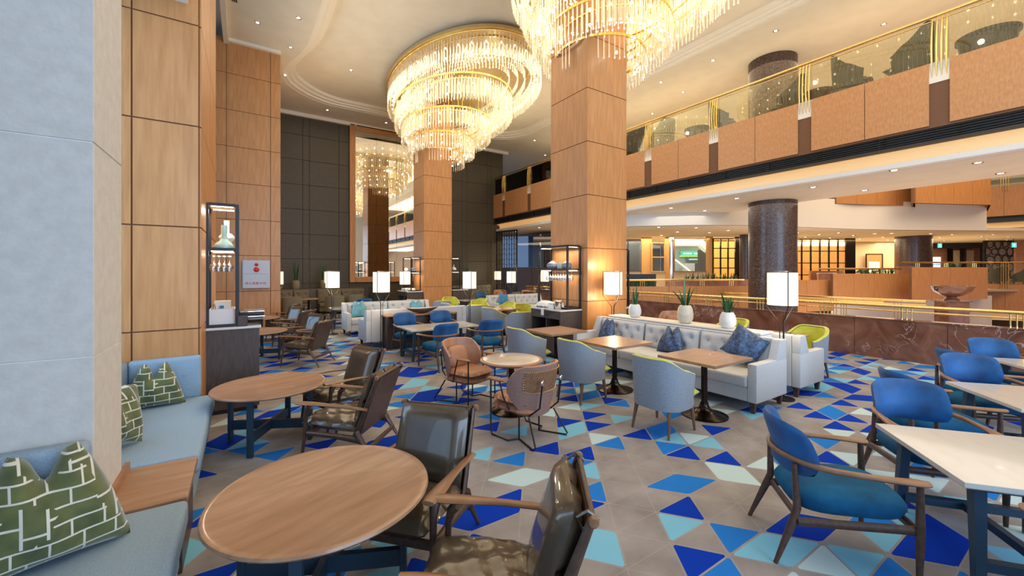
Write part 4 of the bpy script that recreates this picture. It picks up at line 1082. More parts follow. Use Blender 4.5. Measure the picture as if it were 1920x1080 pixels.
# ------------------------------------------------------------------ sofas
def sofa(name, label, loc, rz, L, nseat, D=.80, grp=None, mt='sofa', H_=.86, arm_l=True, arm_r=True, feet=True):
    """faces local +Y, back at y=-D/2"""
    t = thing(name, label, 'sofa', loc, rz, grp); m = M[mt]
    x0, x1 = -L / 2, L / 2; al = .11
    xi0 = x0 + (al if arm_l else 0); xi1 = x1 - (al if arm_r else 0)
    b = MB(); b.box(xi0 + .002, xi1 - .002, -D / 2 + .02, D / 2 - .02, .14, .31, bev=.012); b.build('base', m, t)
    xi0 = x0 + (al if arm_l else 0); xi1 = x1 - (al if arm_r else 0); wS = (xi1 - xi0) / nseat
    for k in range(nseat):
        b = MB(); b.box(xi0 + k * wS + .003, xi0 + (k + 1) * wS - .003, -D / 2 + .16, D / 2 + .01, .31, .455, bev=.035, seg=3); b.build('seat_cushion', m, t, True)
        o = xi0 + k * wS
        b = MB(); b.box(o + .003, o + wS - .003, -D / 2 + .05, -D / 2 + .12, .44, H_, bev=.02, seg=2)
        b.build('back_cushion', m, t, True)
        q = MB(); w = wS - .03; h = H_ - .02 - .46; bt = []
        nb = max(2, int(round(w / .27)))
        for r in range(2):
            for c in range(nb - (r % 2)): bt.append(((c + .5 + .5 * (r % 2)) * w / nb, h * (.70 - .38 * r)))
        def gg(i, j):
            xx, zz = i * w, j * h; e = min(i, 1 - i) * w; f = min(j, 1 - j) * h
            d = .045 * min(1, (e / .06)) ** .5 * min(1, (f / .06)) ** .5
            for a_, c_ in bt: d -= .048 * math.exp(-((xx - a_) ** 2 + (zz - c_) ** 2) / (2 * .035 ** 2))
            for a_, c_ in bt:
                dd = abs(abs(xx - a_) * .9 - abs(zz - c_)); ra = math.hypot(xx - a_, zz - c_)
                if ra < .16: d -= .006 * math.exp(-(dd / .012) ** 2) * (1 - ra / .16)
            return Vector((o + .015 + xx, -D / 2 + .18 + d - .05 * (zz / h), .455 + zz))
        q.grid(int(w / .022), int(h / .022), gg); q.build('tufted_front', m, t, True)
        q = MB()
        for a_, c_ in bt: q.lathe([(.002, -.006), (.010, -.003), (.012, .002), (.004, .007)], 8, M=Matrix.Translation((o + .015 + a_, -D / 2 + .196 - .05 * (c_ / h), .455 + c_)) @ Matrix.Rotation(-PI / 2, 4, 'X'))
        q.build('button', M['sofab'], t, True)
    b = MB(); b.box(xi0 + .002, xi1 - .002, -D / 2, -D / 2 + .06, .14, H_ - .01, bev=.012); b.build('back_frame', m, t)
    for side, on in ((-1, arm_l), (1, arm_r)):
        if not on: continue
        xa = x0 if side < 0 else x1 - al
        b = MB(); b.box(xa, xa + al, -D / 2, D / 2 - .01, .14, .61, bev=.014)
        v_ = b.hexa([Vector((x, y, z)) for z, ys in ((.585, (-D / 2 + .004, -D / 2 + .29)), (H_ - .005, (-D / 2 + .004, -D / 2 + .17))) for x, y in ((xa + .001, ys[0]), (xa + al - .001, ys[0]), (xa + al - .001, ys[1]), (xa + .001, ys[1]))])
        bmesh.ops.bevel(b.bm, geom=list({e for v in v_ for e in v.link_edges}), offset=.012, segments=2, profile=.6, affect='EDGES')
        b.build('armrest', m, t, True)
    if feet:
        nf = 2 if L < 2 else 3
        for k in range(nf):
            xf = x0 + .07 + (L - .14) * k / (nf - 1)
            for yf in (-D / 2 + .05, D / 2 - .07):
                b = MB(); b.hexa([Vector((xf + a * .02, yf + c * .02, 0)) for a, c in ((-1, -1), (1, -1), (1, 1), (-1, 1))] + [Vector((xf + a * .034, yf + c * .034, .14)) for a, c in ((-1, -1), (1, -1), (1, 1), (-1, 1))]); b.build('foot', M['frame'], t)
    return t
sofa('long_sofa', 'long pale grey buttoned sofa facing the square walnut tables', (5.54, 4.10, 0), PI / 2, 3.28, 3)
sofa('long_sofa', 'pale grey sofa turned towards the marble wall, back to back with the long one', (6.74, 4.10, 0), -PI / 2, 3.28, 3)
sofa('sofa', 'pale sofa with a teal cushion facing us beyond the low console', (3.52, 11.78, 0), PI, 2.52, 2)
sofa('sofa', 'pale sofa turned away from us, its back against the console', (3.52, 9.80, 0), 0, 2.50, 2)
sofa('sofa', 'pale sofa with a blue cushion behind the sideboard, under the lattice screen', (8.6, 12.6, 0), PI, 2.4, 2)
# ledge between the long sofas
t = thing('plant_ledge', 'narrow pale ledge between the two long sofas, carrying three planters', 'ledge', (6.14, 4.10, 0))
b = MB(); b.box(-.17, .17, -1.30, 1.50, .0, .86, bev=.006, seg=1); b.build('body', M['sofa'], t)
b = MB(); b.box(-.18, .18, -1.31, 1.51, .86, .885, bev=.004, seg=1); b.build('top', M['white'], t)

for args in (('metallic navy cushion at the near end of the long sofa', (5.60, 2.83, .445), PI / 2 + .35, .50),
             ('metallic navy cushion in the middle of the long sofa behind the middle table', (5.60, 3.98, .445), PI / 2 + .1, .0),
             ('metallic navy cushion at the far end of the long sofa', (5.52, 5.28, .445), PI / 2 - .25, .0)):
    lab, loc, rz_, sp = args
    cushion('throw_cushion', lab, 'cushion', M['navy'], .47, .44, .18, loc, rz_ - PI, -.25, .0 if sp else .13, spin=sp, grp='navy cushions on the long sofa')
cushion('throw_cushion', 'black cushion in the corner of the sofa facing the marble wall', 'cushion', M['darkc'], .44, .42, .15, (6.74, 2.88, .445), PI / 2, -.25, .02)
cushion('throw_cushion', 'black cushion farther along the sofa facing the marble wall', 'cushion', M['darkc'], .44, .42, .15, (6.68, 4.4, .445), PI / 2, -.25, .06)
cushion('throw_cushion', 'pale teal cushion at the left end of the sofa facing us', 'cushion', M['teal'], .52, .48, .18, (2.70, 11.86, .445), .12, -.30, .10)
cushion('throw_cushion', 'teal cushion at the right end of the sofa facing us', 'cushion', M['teal'], .48, .44, .16, (4.35, 11.86, .445), -.1, -.30, .10)
cushion('throw_cushion', 'teal cushion on the sofa that backs onto the console', 'cushion', M['teal'], .44, .44, .16, (2.72, 9.80, .445), PI - .3, -.25, .04)
cushion('throw_cushion', 'blue cushion on the pale sofa behind the sideboard', 'cushion', M['aqua'], .46, .44, .16, (8.0, 12.66, .445), .1, -.3, .03, spin=.3)

# ------------------------------------------------------------------ floor lamps
def floor_lamp():
    t = thing('floor_lamp', 'x', 'floor lamp', (0, 0, 0), 0, 'floor lamps with glowing drum shades')
    b = MB(); b.lathe([(.145, 0), (.145, .014), (.03, .02)], 32); b.build('base', M['black'], t, True)
    for k in range(3):
        a = PI / 2 + k * 2 * PI / 3; c, s = cos(a), sin(a)
        b = MB(); b.tube([(c * .03, s * .03, .015), (c * .03, s * .03, 1.04), (c * .20, s * .20, 1.27), (c * .20, s * .20, 1.745)], .0065, 6); b.build('rod', M['black'], t, True)
    b = MB()
    for k in range(3):
        a = PI / 2 + k * 2 * PI / 3; b.tube([(0, 0, 1.742), (cos(a) * .203, sin(a) * .203, 1.742)], .006, 6)
    b.tube([(0, 0, 1.70), (0, 0, 1.742)], .012, 8); b.build('top_spider', M['black'], t, True)
    b = MB(); b.lathe([(.178, 1.285), (.178, 1.725)], 40); b.lathe([(.174, 1.285), (.174, 1.725)], 40); b.lathe([(.170, 1.71), (.174, 1.71)], 4) if 0 else None
    b.build('lamp_shade', M['shade'], t, True)
    b = MB(); b.lathe([(.002, 1.42), (.03, 1.44), (.035, 1.50), (.02, 1.56), (.015, 1.70)], 12); b.build('bulb', M['led'], t, True)
    return t
fl = floor_lamp()
LP = [(6.14, 2.60, .2, 'floor lamp nearest to us, rising between the ends of the two long sofas', 26),
      (6.10, 5.62, .9, 'floor lamp at the far end of the long sofa, before the nearer column', 26),
      (2.50, 9.02, .35, 'floor lamp before the end of the sofa by the console, near the leather chairs', 22),
      (4.98, 9.62, .8, 'floor lamp beside the right end of the console with the wooden bowl', 22),
      (2.02, 12.10, .1, 'floor lamp at the left end of the sofa with the teal cushion', 18),
      (4.62, 13.75, .5, 'floor lamp in front of the small sideboard at the farther column', 18),
      (2.75, 17.2, .2, 'small far floor lamp before the left edge of the mirror frame', 14),
      (11.2, 18.4, .2, 'small far floor lamp against the dark wall left of the lattice screen', 18),
      (8.75, 13.35, .6, 'floor lamp standing before the lattice screen', 18),
      (11.0, 14.1, .0, 'floor lamp seen through the shelf frame of the nearer sideboard', 14),
      (.94, 16.2, .0, 'far floor lamp half hidden behind the left panelled wall', 14)]
fl['used'] = 0
for x, y, rz_, lab, pw in LP:
    if not fl['used']: fl['used'] = 1; fl.location = (x, y, 0); fl.rotation_euler.z = rz_; fl['label'] = lab
    else: dup(fl, (x, y, 0), rz_, lab)
    point((x, y, 1.86), pw * .55, WARM, .08); point((x, y, 1.20), pw * .45, WARM, .08)

# ------------------------------------------------------------------ plants in pots
def leaf_mesh(b, base, ang, h, lean, w, twist=0.0, n=7):
    d = Vector((cos(ang), sin(ang), 0)); sd = Vector((-sin(ang + twist), cos(ang + twist), 0)); L, R_, C_ = [], [], []
    for k in range(n + 1):
        s = k / n; p = Vector(base) + d * (lean * s ** 1.7) + Vector((0, 0, h * s)); ww = w * (.55 + 1.1 * s - 1.62 * s ** 2.6) if s < 1 else .0005
        ww = max(ww, .0005)
        L.append(b.bm.verts.new(p - sd * ww)); R_.append(b.bm.verts.new(p + sd * ww)); C_.append(b.bm.verts.new(p - d * ww * .35))
    for k in range(n):
        b.bm.faces.new((L[k], C_[k], C_[k + 1], L[k + 1])); b.bm.faces.new((C_[k], R_[k], R_[k + 1], C_[k + 1])); b.bm.faces.new((R_[k], L[k], L[k + 1], R_[k + 1]))
def snake_plant(label, loc, leaves, pot_m, prof, seed, grp=None):
    t = thing('potted_snake_plant', label, 'potted plant', loc, 0, grp); rr = random.Random(seed)
    b = MB(); b.lathe(prof, 32); b.build('pot', pot_m, t, True); zt = prof[-1][1] - .02; rt_ = prof[-1][0]
    b = MB(); b.lathe([(0, zt - .015), (rt_ - .004, zt - .015)], 20); b.build('soil', M['slate'], t)
    for (a, h, ln, w, mm) in leaves:
        b = MB(); leaf_mesh(b, (cos(a) * rt_ * .45, sin(a) * rt_ * .45, zt - .02), a, h, ln, w, rr.uniform(-.5, .5)); b.build('leaf', M[mm], t, True)
    return t
PR = [(.05, 0), (.085, .01), (.115, .07), (.118, .13), (.10, .20), (.082, .235), (.078, .24)]
PR2 = [(.06, 0), (.095, .012), (.125, .09), (.128, .16), (.11, .25), (.088, .29), (.084, .295)]
rr_ = random.Random(9)
snake_plant('snake plant in a white pot nearest to us on the sofa ledge', (6.10, 3.33, .885), [(k * 2 * PI / 13 + rr_.uniform(-.2, .2), rr_.uniform(.22, .36), rr_.uniform(.02, .16), .026, 'leaf') for k in range(14)], M['pot'], PR, 1)
snake_plant('snake plant with one tall banded leaf in a cream pot on the sofa ledge', (6.10, 4.04, .885), [(-.4, .36, .06, .028, 'leaf'), (2.9, .30, .24, .024, 'leaf'), (2.6, .38, .12, .028, 'leaf'), (3.3, .24, .12, .024, 'leaf'), (5.6, .34, .12, .024, 'leaf'), (.9, .50, .0, .030, 'leafl'), (5.0, .26, .04, .022, 'leaf'), (1.8, .30, .06, .024, 'leaf')], M['potc'], PR2, 2)
snake_plant('snake plant in a white pot farthest along the sofa ledge', (6.10, 5.08, .885), [(k * 2 * PI / 9 + rr_.uniform(-.2, .2), rr_.uniform(.26, .42), rr_.uniform(.03, .18), .022, 'leaf') for k in range(10)], M['pot'], PR, 3)

# ------------------------------------------------------------------ sideboards with shelf frames at the columns
def shelf_frame(name, label, loc, w, d, h, zmid, side='x', grp='black shelf frames on the service counters', back=False):
    """open black metal étagère: w along X, d along Y"""
    t = thing(name, label, 'shelf', loc, 0, grp); r = .018
    for sx in (0, 1):
        for sy in (0, 1):
            b = MB(); x = sx * w; y = sy * d; b.box(x - r, x + r, y - r, y + r, 0, h); b.build('post', M['black'], t)
    for z in (h, zmid, r * 1.0):
        b = MB()
        for y in (0, d): b.box(r, w - r, y - r, y + r, z - r, z + r)
        for x in (0, w): b.box(x - r, x + r, r, d - r, z - r, z + r)
        b.build('rail', M['black'], t)
    for z in (h - .025, zmid - .03):
        b = MB(); b.box(r, w - r, r, d - r, z + .012, z + .022); b.build('shelf_plate', M['white'] if z > zmid else M['black'], t)
        b = MB(); b.box(r + .02, w - r - .02, r + .01, r + .03, z, z + .010); b.box(r + .02, w - r - .02, d - r - .03, d - r - .01, z, z + .010); b.build('led_strip', M['led'], t)
    return t
def sideboard(label, x0, x1, y0, y1, h=.98, open_=True):
    """front faces -X"""
    t = thing('service_sideboard', label, 'sideboard', ((x0 + x1) / 2, (y0 + y1) / 2, 0)); w = (x1 - x0) / 2; l = (y1 - y0) / 2
    b = MB(); b.box(-w, w, -l, -l + .03, .06, h - .03); b.box(-w, w, l - .03, l, .06, h - .03); b.box(w - .03, w, -l + .03, l - .03, .06, h - .03); b.box(-w + .03, w - .03, -l + .03, l - .03, .06, .09); b.build('body', M['dkwood'], t)
    b = MB(); b.box(-w + .05, w - .02, -l + .02, l - .02, 0, .06); b.build('plinth', M['black'], t)
    b = MB(); b.box(-w - .015, w + .01, -l - .015, l + .015, h - .03, h, bev=.004, seg=1); b.build('countertop', M['counter'], t)
    b = MB(); b.box(-w + .03, w - .03, -.012, .012, .09, h - .2); b.build('divider', M['dkwood'], t)
    b = MB(); b.box(-w + .02, w - .03, -l + .03, l - .03, .49, .51); b.build('shelf', M['dkwood'], t)
    for s in (-1, 1):
        ya, yb = (-l + .032, -.004) if s < 0 else (.004, l - .032)
        b = MB(); b.box(-w - .004, -w + .02, ya, yb, h - .19, h - .035, bev=.003, seg=1); o = b.build('drawer', M['dkwood'], t)
        ym = (ya + yb) / 2; q = MB(); q.box(-w - .012, -w - .004, ym - .07, ym + .07, h - .075, h - .062); q.build('handle', M['black'], o)
        q = MB(); q.box(-w - .008, -w - .004, yb - .06, yb - .045, h - .13, h - .10); q.build('lock', M['black'], o)
        b = MB(); b.box(-w - .004, -w + .018, ya, yb, .09, .485, bev=.003, seg=1); o = b.build('door', M['dkwood'], t)
        q = MB(); q.lathe([(.002, -.01), (.012, -.008), (.012, 0)], 10, M=Matrix.Translation((-w - .006, .03 * s, .30)) @ Matrix.Rotation(PI / 2, 4, 'Y')); q.build('knob', M['black'], o)
    return t
sideboard('dark service sideboard with two drawers at the nearer column', 5.13, 5.68, 6.08, 7.05)
def vase(name, label, prof, m, loc, n=28, cat='vase'):
    b = MB(); b.lathe(prof, n); o = b.build(name, m, None, True); o.location = loc; return tag(o, label, cat)
def glass_row(x0, y0, z, dx, dy, n, grp, lab):
    me = None
    for k in range(n):
        if me is None:
            b = MB(); b.lathe([(.034, 0), (.034, -.004), (.004, -.010), (.004, -.085), (.012, -.095), (.036, -.125), (.038, -.15), (.030, -.20)], 14); o = b.build('wine_glass', M['clear'], None, True); me = o.data
        else: o = bpy.data.objects.new('wine_glass', me); COL.objects.link(o)
        o.location = (x0 + dx * k, y0 + dy * k, z); tag(o, lab, 'glass', grp)
shelf_frame('shelf_frame', 'tall black metal shelf frame with lit vases on the nearer sideboard', (5.33, 6.10, .98), .33, .93, 1.27, .80)
vase('bellied_vase', 'round grey ombre vase with stubby neck on the lit shelf by the nearer column', [(.05, 0), (.10, .03), (.125, .08), (.115, .13), (.06, .165), (.03, .18), (.035, .20), (.028, .20)], M['vaseg'], (5.50, 6.78, 1.775))
vase('bellied_vase', 'round grey ombre vase with thin spout neck on the lit shelf by the nearer column', [(.05, 0), (.09, .03), (.11, .08), (.10, .125), (.045, .16), (.016, .18), (.010, .27), (.012, .28)], M['vaseg'], (5.50, 6.32, 1.775))
vase('glass_tumbler', 'pale glass tumbler between the two vases on the lit shelf', [(.04, 0), (.045, .12), (.045, .15), (.038, .15)], M['aquag'], (5.49, 6.54, 1.775), cat='glass')
glass_row(5.42, 6.24, 1.742, 0, .085, 8, 'hanging glasses of the nearer shelf frame', 'upside down wine glass hanging under the lit shelf by the nearer column')
glass_row(5.56, 6.24, 1.742, 0, .085, 8, 'hanging glasses of the nearer shelf frame', 'upside down wine glass hanging under the lit shelf by the nearer column')
t = thing('linen_stack', 'white folded linen over a silver tray on the nearer sideboard', 'linen', (5.33, 6.78, .98))
b = MB()
def cl(i, j):
    u, v = 2 * i - 1, 2 * j - 1; k = max(0, 1 - (u * u) ** 2) ; e = max(0, 1 - v ** 4)
    return Vector((u * .15, v * .20, .035 + .095 * k ** .5 * e ** .4 + .008 * sin(v * 9 + u * 4)))
b.grid(20, 20, cl); b.grid(20, 20, lambda i, j: Vector(((2 * i - 1) * .15, (2 * j - 1) * .20, .035))); b.build('cloth', M['linen'], t, True)
b = MB(); b.box(-.13, .13, -.19, .19, 0, .035, bev=.01); b.build('tray', M['chrome'], t)
b = MB(); b.box(-.14, .14, -.42, -.23, .0, .09, bev=.02); b.box(-.13, .13, -.41, -.24, .09, .12, bev=.012); b.build('folded_napkins', M['linen'], t, True)
b = MB(); b.grid(4, 12, lambda i, j: Vector((-.215 - .088 * min(1, j * 2) - .006 * sin(i * 6), -.30 + i * .09, .008 + .002 - max(0, j - .5) * .26))); b.grid(4, 12, lambda i, j: Vector((-.212 - .084 * min(1, j * 2) - .006 * sin(i * 6), -.30 + i * .09, .003 - max(0, j - .5) * .26))); b.build('hanging_cloth', M['linen'], t, True)
t = thing('ice_bucket', 'chrome ice bucket on the nearer sideboard beside the linen', 'bucket', (5.24, 6.27, .98))
b = MB(); b.lathe([(.055, 0), (.065, .01), (.082, .15), (.090, .165), (.086, .17), (.074, .16), (.06, .02)], 28); b.build('body', M['chrome'], t, True)
for s in (-1, 1):
    b = MB(); b.tube([(0, s * .078, .10), (0, s * .105, .11), (0, s * .105, .14), (0, s * .084, .145)], .006, 8); b.build('handle', M['chrome'], t, True)
b = MB(); b.box(-.07, .07, -.05, .05, 0, .02, bev=.008); o = b.build('folded_towel', M['linen']); o.location = (5.22, 6.86, .51); tag(o, 'folded white towel on the open shelf inside the nearer sideboard', 'towel')
# sideboard on the far side of the nearer column
t = thing('service_sideboard', 'white topped sideboard end showing right of the nearer column', 'sideboard', (7.17, 6.55, 0))
b = MB(); b.box(-.27, .27, -.45, .45, 0, .92); b.build('body', M['dkwood'], t); b = MB(); b.box(-.29, .29, -.47, .47, .92, .95); b.build('countertop', M['counter'], t)
shelf_frame('shelf_frame', 'black shelf frame showing as a dark post right of the nearer column', (6.92, 6.20, .95), .30, .80, 1.27, .72)
vase('folded_napkin', 'white napkin cone on the counter right of the nearer column', [(.05, 0), (.035, .08), (.02, .16), (.002, .18)], M['linen'], (7.25, 6.25, .95), 10, 'napkin')
# farther column
sideboard('dark sideboard with a white top at the farther column', 5.05, 5.66, 14.8, 15.9)
shelf_frame('shelf_frame', 'black metal shelf frame with grey vases at the farther column', (5.22, 14.85, .98), .36, .9, 1.27, .72)
vase('bellied_vase', 'small grey vase with a neck on the shelf at the farther column', [(.05, 0), (.10, .05), (.08, .12), (.02, .17), (.015, .27)], M['vaseg'], (5.38, 15.0, 1.70))
vase('bellied_vase', 'rounder grey vase on the shelf at the farther column', [(.05, 0), (.12, .06), (.10, .13), (.03, .17)], M['vaseg'], (5.42, 15.35, 1.70))
b = MB(); b.box(-.2, .2, -.25, .25, 0, .10, bev=.03); o = b.build('folded_linen', M['linen'], None, True); o.location = (5.30, 15.4, .98); tag(o, 'heap of white linen on the sideboard at the farther column', 'linen')
t = thing('service_sideboard', 'low dark counter end right of the farther column', 'sideboard', (7.24, 15.3, 0))
b = MB(); b.box(-.33, .33, -.5, .5, 0, .97); b.build('body', M['dkwood'], t); b = MB(); b.box(-.35, .35, -.52, .52, .97, 1.0); b.build('countertop', M['counter'], t)
shelf_frame('shelf_frame', 'black shelf frame with a pale vase right of the farther column', (6.92, 14.9, 1.0), .35, .8, 1.27, .72)
vase('bellied_vase', 'pale vase in the frame right of the farther column', [(.05, 0), (.11, .06), (.09, .13), (.02, .18), (.02, .26)], M['pot'], (7.05, 15.0, 1.74))
for (x, y, z) in ((5.5, 6.55, 2.18), (5.5, 6.55, 1.68), (5.42, 15.3, 2.18), (5.42, 15.3, 1.62)):
    area((x, y, z), (0, 0, 0), .25, .7, 6, WARM)

# counter at the window pier with its frame
t = thing('window_sideboard', 'dark sideboard with white top standing by the panelled pier on the left', 'sideboard', (-.12, 6.33, 0))
b = MB(); b.box(-.28, .27, -.26, .26, .05, 1.03, bev=.003, seg=1); b.build('body', M['dkwood'], t); b = MB(); b.box(-.27, .25, -.24, .24, 0, .05); b.build('plinth', M['black'], t)
b = MB(); b.box(-.29, .29, -.28, .28, 1.03, 1.06, bev=.004, seg=1); b.build('countertop', M['counter'], t)
shelf_frame('shelf_frame', 'black metal shelf frame with aqua bottle vases on the window side counter', (-.385, 6.09, 1.06), .30, .44, 1.50, .955)
vase('bottle_vase', 'aqua glass bottle vase with broad base and cylinder neck in the left frame', [(.11, 0), (.115, .02), (.09, .07), (.045, .11), (.032, .14), (.032, .30), (.028, .30)], M['aquag'], (-.22, 6.20, 2.02))
vase('ring_vase', 'white and aqua vase with a round collar behind the aqua bottle', [(.05, 0), (.05, .10), (.085, .14), (.088, .17), (.055, .21), (.03, .22), (.03, .38), (.027, .38)], M['pot'], (-.20, 6.42, 2.02))
glass_row(-.33, 6.20, 1.94, .055, 0, 4, 'hanging glasses of the window side frame', 'upside down wine glass hanging in the frame by the window pier')
glass_row(-.33, 6.34, 1.94, .055, 0, 4, 'hanging glasses of the window side frame', 'upside down wine glass hanging in the frame by the window pier')
area((-.23, 6.3, 2.50), (0, 0, 0), .22, .34, 7, WARM); area((-.23, 6.3, 1.96), (0, 0, 0), .22, .34, 4, WARM)
t = thing('supply_box', 'pale open box holding small supplies inside the left shelf frame', 'box', (-.235, 6.30, 1.08))
b = MB()
for a in ((-.13, .13, -.18, -.17, 0, .20), (-.13, .13, .17, .18, 0, .20), (-.13, -.12, -.17, .17, 0, .20), (.12, .13, -.17, .17, 0, .20), (-.12, .12, -.17, .17, 0, .01)): b.box(*a)
b.build('body', M['linen'], t)
b = MB(); b.box(-.09, .08, -.02, .12, .10, .29); b.build('paper', M['white'], t); b = MB(); b.box(-.03, .01, -.06, -.03, .20, .235); b.build('blue_clip', M['aqua'], t)
b = MB(); b.cyl((-.07, -.1, .1), (-.085, -.12, .26), .018, .01); b.build('bottle', M['clear'], t, True)
t = thing('chafing_dish', 'dark warming tray with chrome bands on the counter beside the left frame', 'tray', (.055, 6.32, 1.06))
b = MB(); b.box(-.12, .14, -.17, .17, .025, .10, bev=.02); b.build('pan', M['bronze'], t, True)
b = MB(); b.box(-.13, .16, -.18, .18, .10, .115, bev=.004); b.box(-.13, .155, -.178, .178, .165, .178, bev=.004); b.build('rim', M['chrome'], t, True)
b = MB(); b.box(-.125, .15, -.17, .17, .115, .165, bev=.01); b.build('lid', M['black'], t, True)
for sx in (-1, 1):
    b = MB(); b.box(sx * .11 - .008, sx * .11 + .008, -.15, .15, 0, .03); b.build('foot', M['black'], t)
b = MB(); b.box(-.055, .055, -.05, .05, 0, .13, bev=.01); o = b.build('card_holder', M['dkwood']); o.location = (-.03, 6.10, 1.06); tag(o, 'small dark box at the front of the left counter', 'box')

# fire hydrant cabinet
t = thing('hydrant_cabinet', 'pale blue-grey fire hydrant cabinet with red lamp and bell on the left wall', 'cabinet', (.28, 14.46, 1.65))
b = MB(); b.box(-.35, .35, -.06, .0, -.42, .42, bev=.004, seg=1); b.build('body', M['enamel'], t)
b = MB(); b.box(-.33, .33, -.075, -.06, .02, .40, bev=.003, seg=1); b.build('upper_door', M['enamel'], t)
b = MB(); b.box(-.33, .26, -.075, -.06, -.41, .0, bev=.003, seg=1); b.build('lower_door', M['enamel'], t)
b = MB(); b.lathe([(.0, .05), (.035, .035), (.05, 0)], 20, M=Matrix.Translation((.0, -.075, .29)) @ Matrix.Rotation(PI / 2, 4, 'X')); b.build('red_lamp', M['red'], t, True)
b = MB(); b.lathe([(0, .03), (.05, .03), (.075, .012), (.075, 0)], 24, M=Matrix.Translation((.0, -.075, .14)) @ Matrix.Rotation(PI / 2, 4, 'X')); b.build('call_button', M['red'], t, True)
fc = bpy.data.curves.new('lettering', 'FONT'); fc.body = '消火用散水栓'; fc.size = .085; fc.align_x = 'CENTER'; fc.extrude = .001; fc.space_character = 1.15
fo = bpy.data.objects.new('lettering', fc); COL.objects.link(fo); fo.data.materials.append(M['red']); fm_ = bpy.data.meshes.new_from_object(fo); bpy.data.objects.remove(fo); fo = bpy.data.objects.new('lettering', fm_); COL.objects.link(fo); fo.parent = t; fo.location = (-.02, -.078, -.30); fo.rotation_euler = (PI / 2, 0, 0)

# ------------------------------------------------------------------ console with bowl
t = thing('console_table', 'long dark wood console behind the blue chairs, carrying a wooden bowl', 'console', (3.46, 9.18, 0))
b = MB(); b.box(-.86, .86, -.20, .20, .72, .75, bev=.003, seg=1); b.build('top', M['walnut_e'], t)
for sx in (-1, 1):
    for sy in (-1, 1):
        b = MB(); b.box(sx * .83 - .02, sx * .83 + .02, sy * .17 - .02, sy * .17 + .02, 0, .72); b.build('leg', M['frame'], t)
b = MB(); b.box(-.81, .81, -.15, .15, .02, .70); b.build('body', M['dkwood'], t)
t = thing('boat_bowl', 'long boat-shaped dark wooden bowl on the console', 'bowl', (3.50, 9.18, .75))
b = MB()
def bowl(s):
    def g(i, j):
        u = 2 * i - 1; a = (j * 2 - 1) * PI / 2; w = .11 * (max(0, 1 - abs(u) ** 2.2)) ** .7 * s; h = .075 * (1 - .55 * abs(u) ** 2)
        return Vector((u * .40 * s, w * sin(a), .10 + .035 * u * u - (h * cos(a)) * (max(.02, 1 - abs(u) ** 3)) * s * 1.3 + (.0)))
    return g
b.grid(24, 10, bowl(1)); b.grid(24, 10, bowl(.94)); b.build('body', M['frame'], t, True)
b = MB(); b.box(-.05, .05, -.03, .03, 0, .02); b.build('foot', M['frame'], t)

# ------------------------------------------------------------------ dark end of the lounge: banquettes, drab tub chairs, shrubs
def banquette(label, x0, x1, y):
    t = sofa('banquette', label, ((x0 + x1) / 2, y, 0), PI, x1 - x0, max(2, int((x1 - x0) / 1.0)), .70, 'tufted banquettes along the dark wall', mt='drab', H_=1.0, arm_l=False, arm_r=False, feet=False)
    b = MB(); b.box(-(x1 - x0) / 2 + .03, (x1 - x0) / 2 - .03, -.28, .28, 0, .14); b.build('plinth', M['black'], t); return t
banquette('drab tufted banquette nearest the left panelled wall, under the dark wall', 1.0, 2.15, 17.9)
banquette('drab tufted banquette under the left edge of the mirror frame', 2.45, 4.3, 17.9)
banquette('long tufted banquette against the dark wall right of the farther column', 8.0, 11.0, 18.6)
t = thing('plant_ledge', 'dark ledge behind the banquettes carrying two potted plants', 'ledge', (2.6, 18.6, 0))
b = MB(); b.box(-1.6, 1.7, -.30, .30, 0, 1.02); b.build('body', M['darkpanel'], t)
t = thing('plant_ledge', 'dark ledge behind the banquette right of the farther column', 'ledge', (9.6, 19.25, 0))
b = MB(); b.box(-1.6, 1.6, -.25, .25, 0, 1.02); b.build('body', M['darkpanel'], t)
PB = [(.13, 0), (.155, .05), (.15, .22), (.125, .34), (.12, .345)]
for k, (x, y, lab) in enumerate([(1.72, 18.6, 'tall dark plant in a grey pot at the left of the dark wall'), (2.75, 18.6, 'tall dark plant in a grey pot nearer the mirror'),
                 (8.75, 19.25, 'thin dark plant in a grey pot right of the farther column'), (9.85, 19.25, 'dark plant in a grey pot beside the far wall lamp')]):
    rr = random.Random(k)
    snake_plant(lab, (x, y, 1.02), [(j * 2 * PI / 7 + rr.uniform(-.3, .3), rr.uniform(.45, .9), rr.uniform(.02, .14), .028, 'leaf') for j in range(7)], M['olivec'], PB, k)
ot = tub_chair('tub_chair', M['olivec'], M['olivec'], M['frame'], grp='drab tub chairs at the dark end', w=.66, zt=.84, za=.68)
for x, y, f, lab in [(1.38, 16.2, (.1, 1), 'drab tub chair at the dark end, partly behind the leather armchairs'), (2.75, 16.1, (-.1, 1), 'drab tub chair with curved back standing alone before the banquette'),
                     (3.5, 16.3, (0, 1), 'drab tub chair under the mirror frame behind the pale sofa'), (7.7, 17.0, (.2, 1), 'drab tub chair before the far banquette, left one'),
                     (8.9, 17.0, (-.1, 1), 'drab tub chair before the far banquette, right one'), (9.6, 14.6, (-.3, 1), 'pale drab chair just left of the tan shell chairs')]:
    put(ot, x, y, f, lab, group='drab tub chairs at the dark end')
for x, y, f, lab in [(3.35, 14.3, (0, 1), 'dark blue armchair at the white table left of the pale sofa'), (8.6, 15.4, (0, -1), 'dark blue armchair in the gloom before the far banquette'), (8.9, 13.9, (-1, .2), 'dark armchair at the cream table before the lattice screen'),
                     (8.15, 7.85, (-.9, .4), 'dark blue armchair between planters, first behind the sofa ledge'), (8.35, 8.9, (-.9, .4), 'dark blue armchair farther behind the sofa ledge near the column')]:
    put(bc, x, y, f, lab)
white_table('small white table at the left end of the pale sofa', 2.55, 13.3, .8, .7, 0)
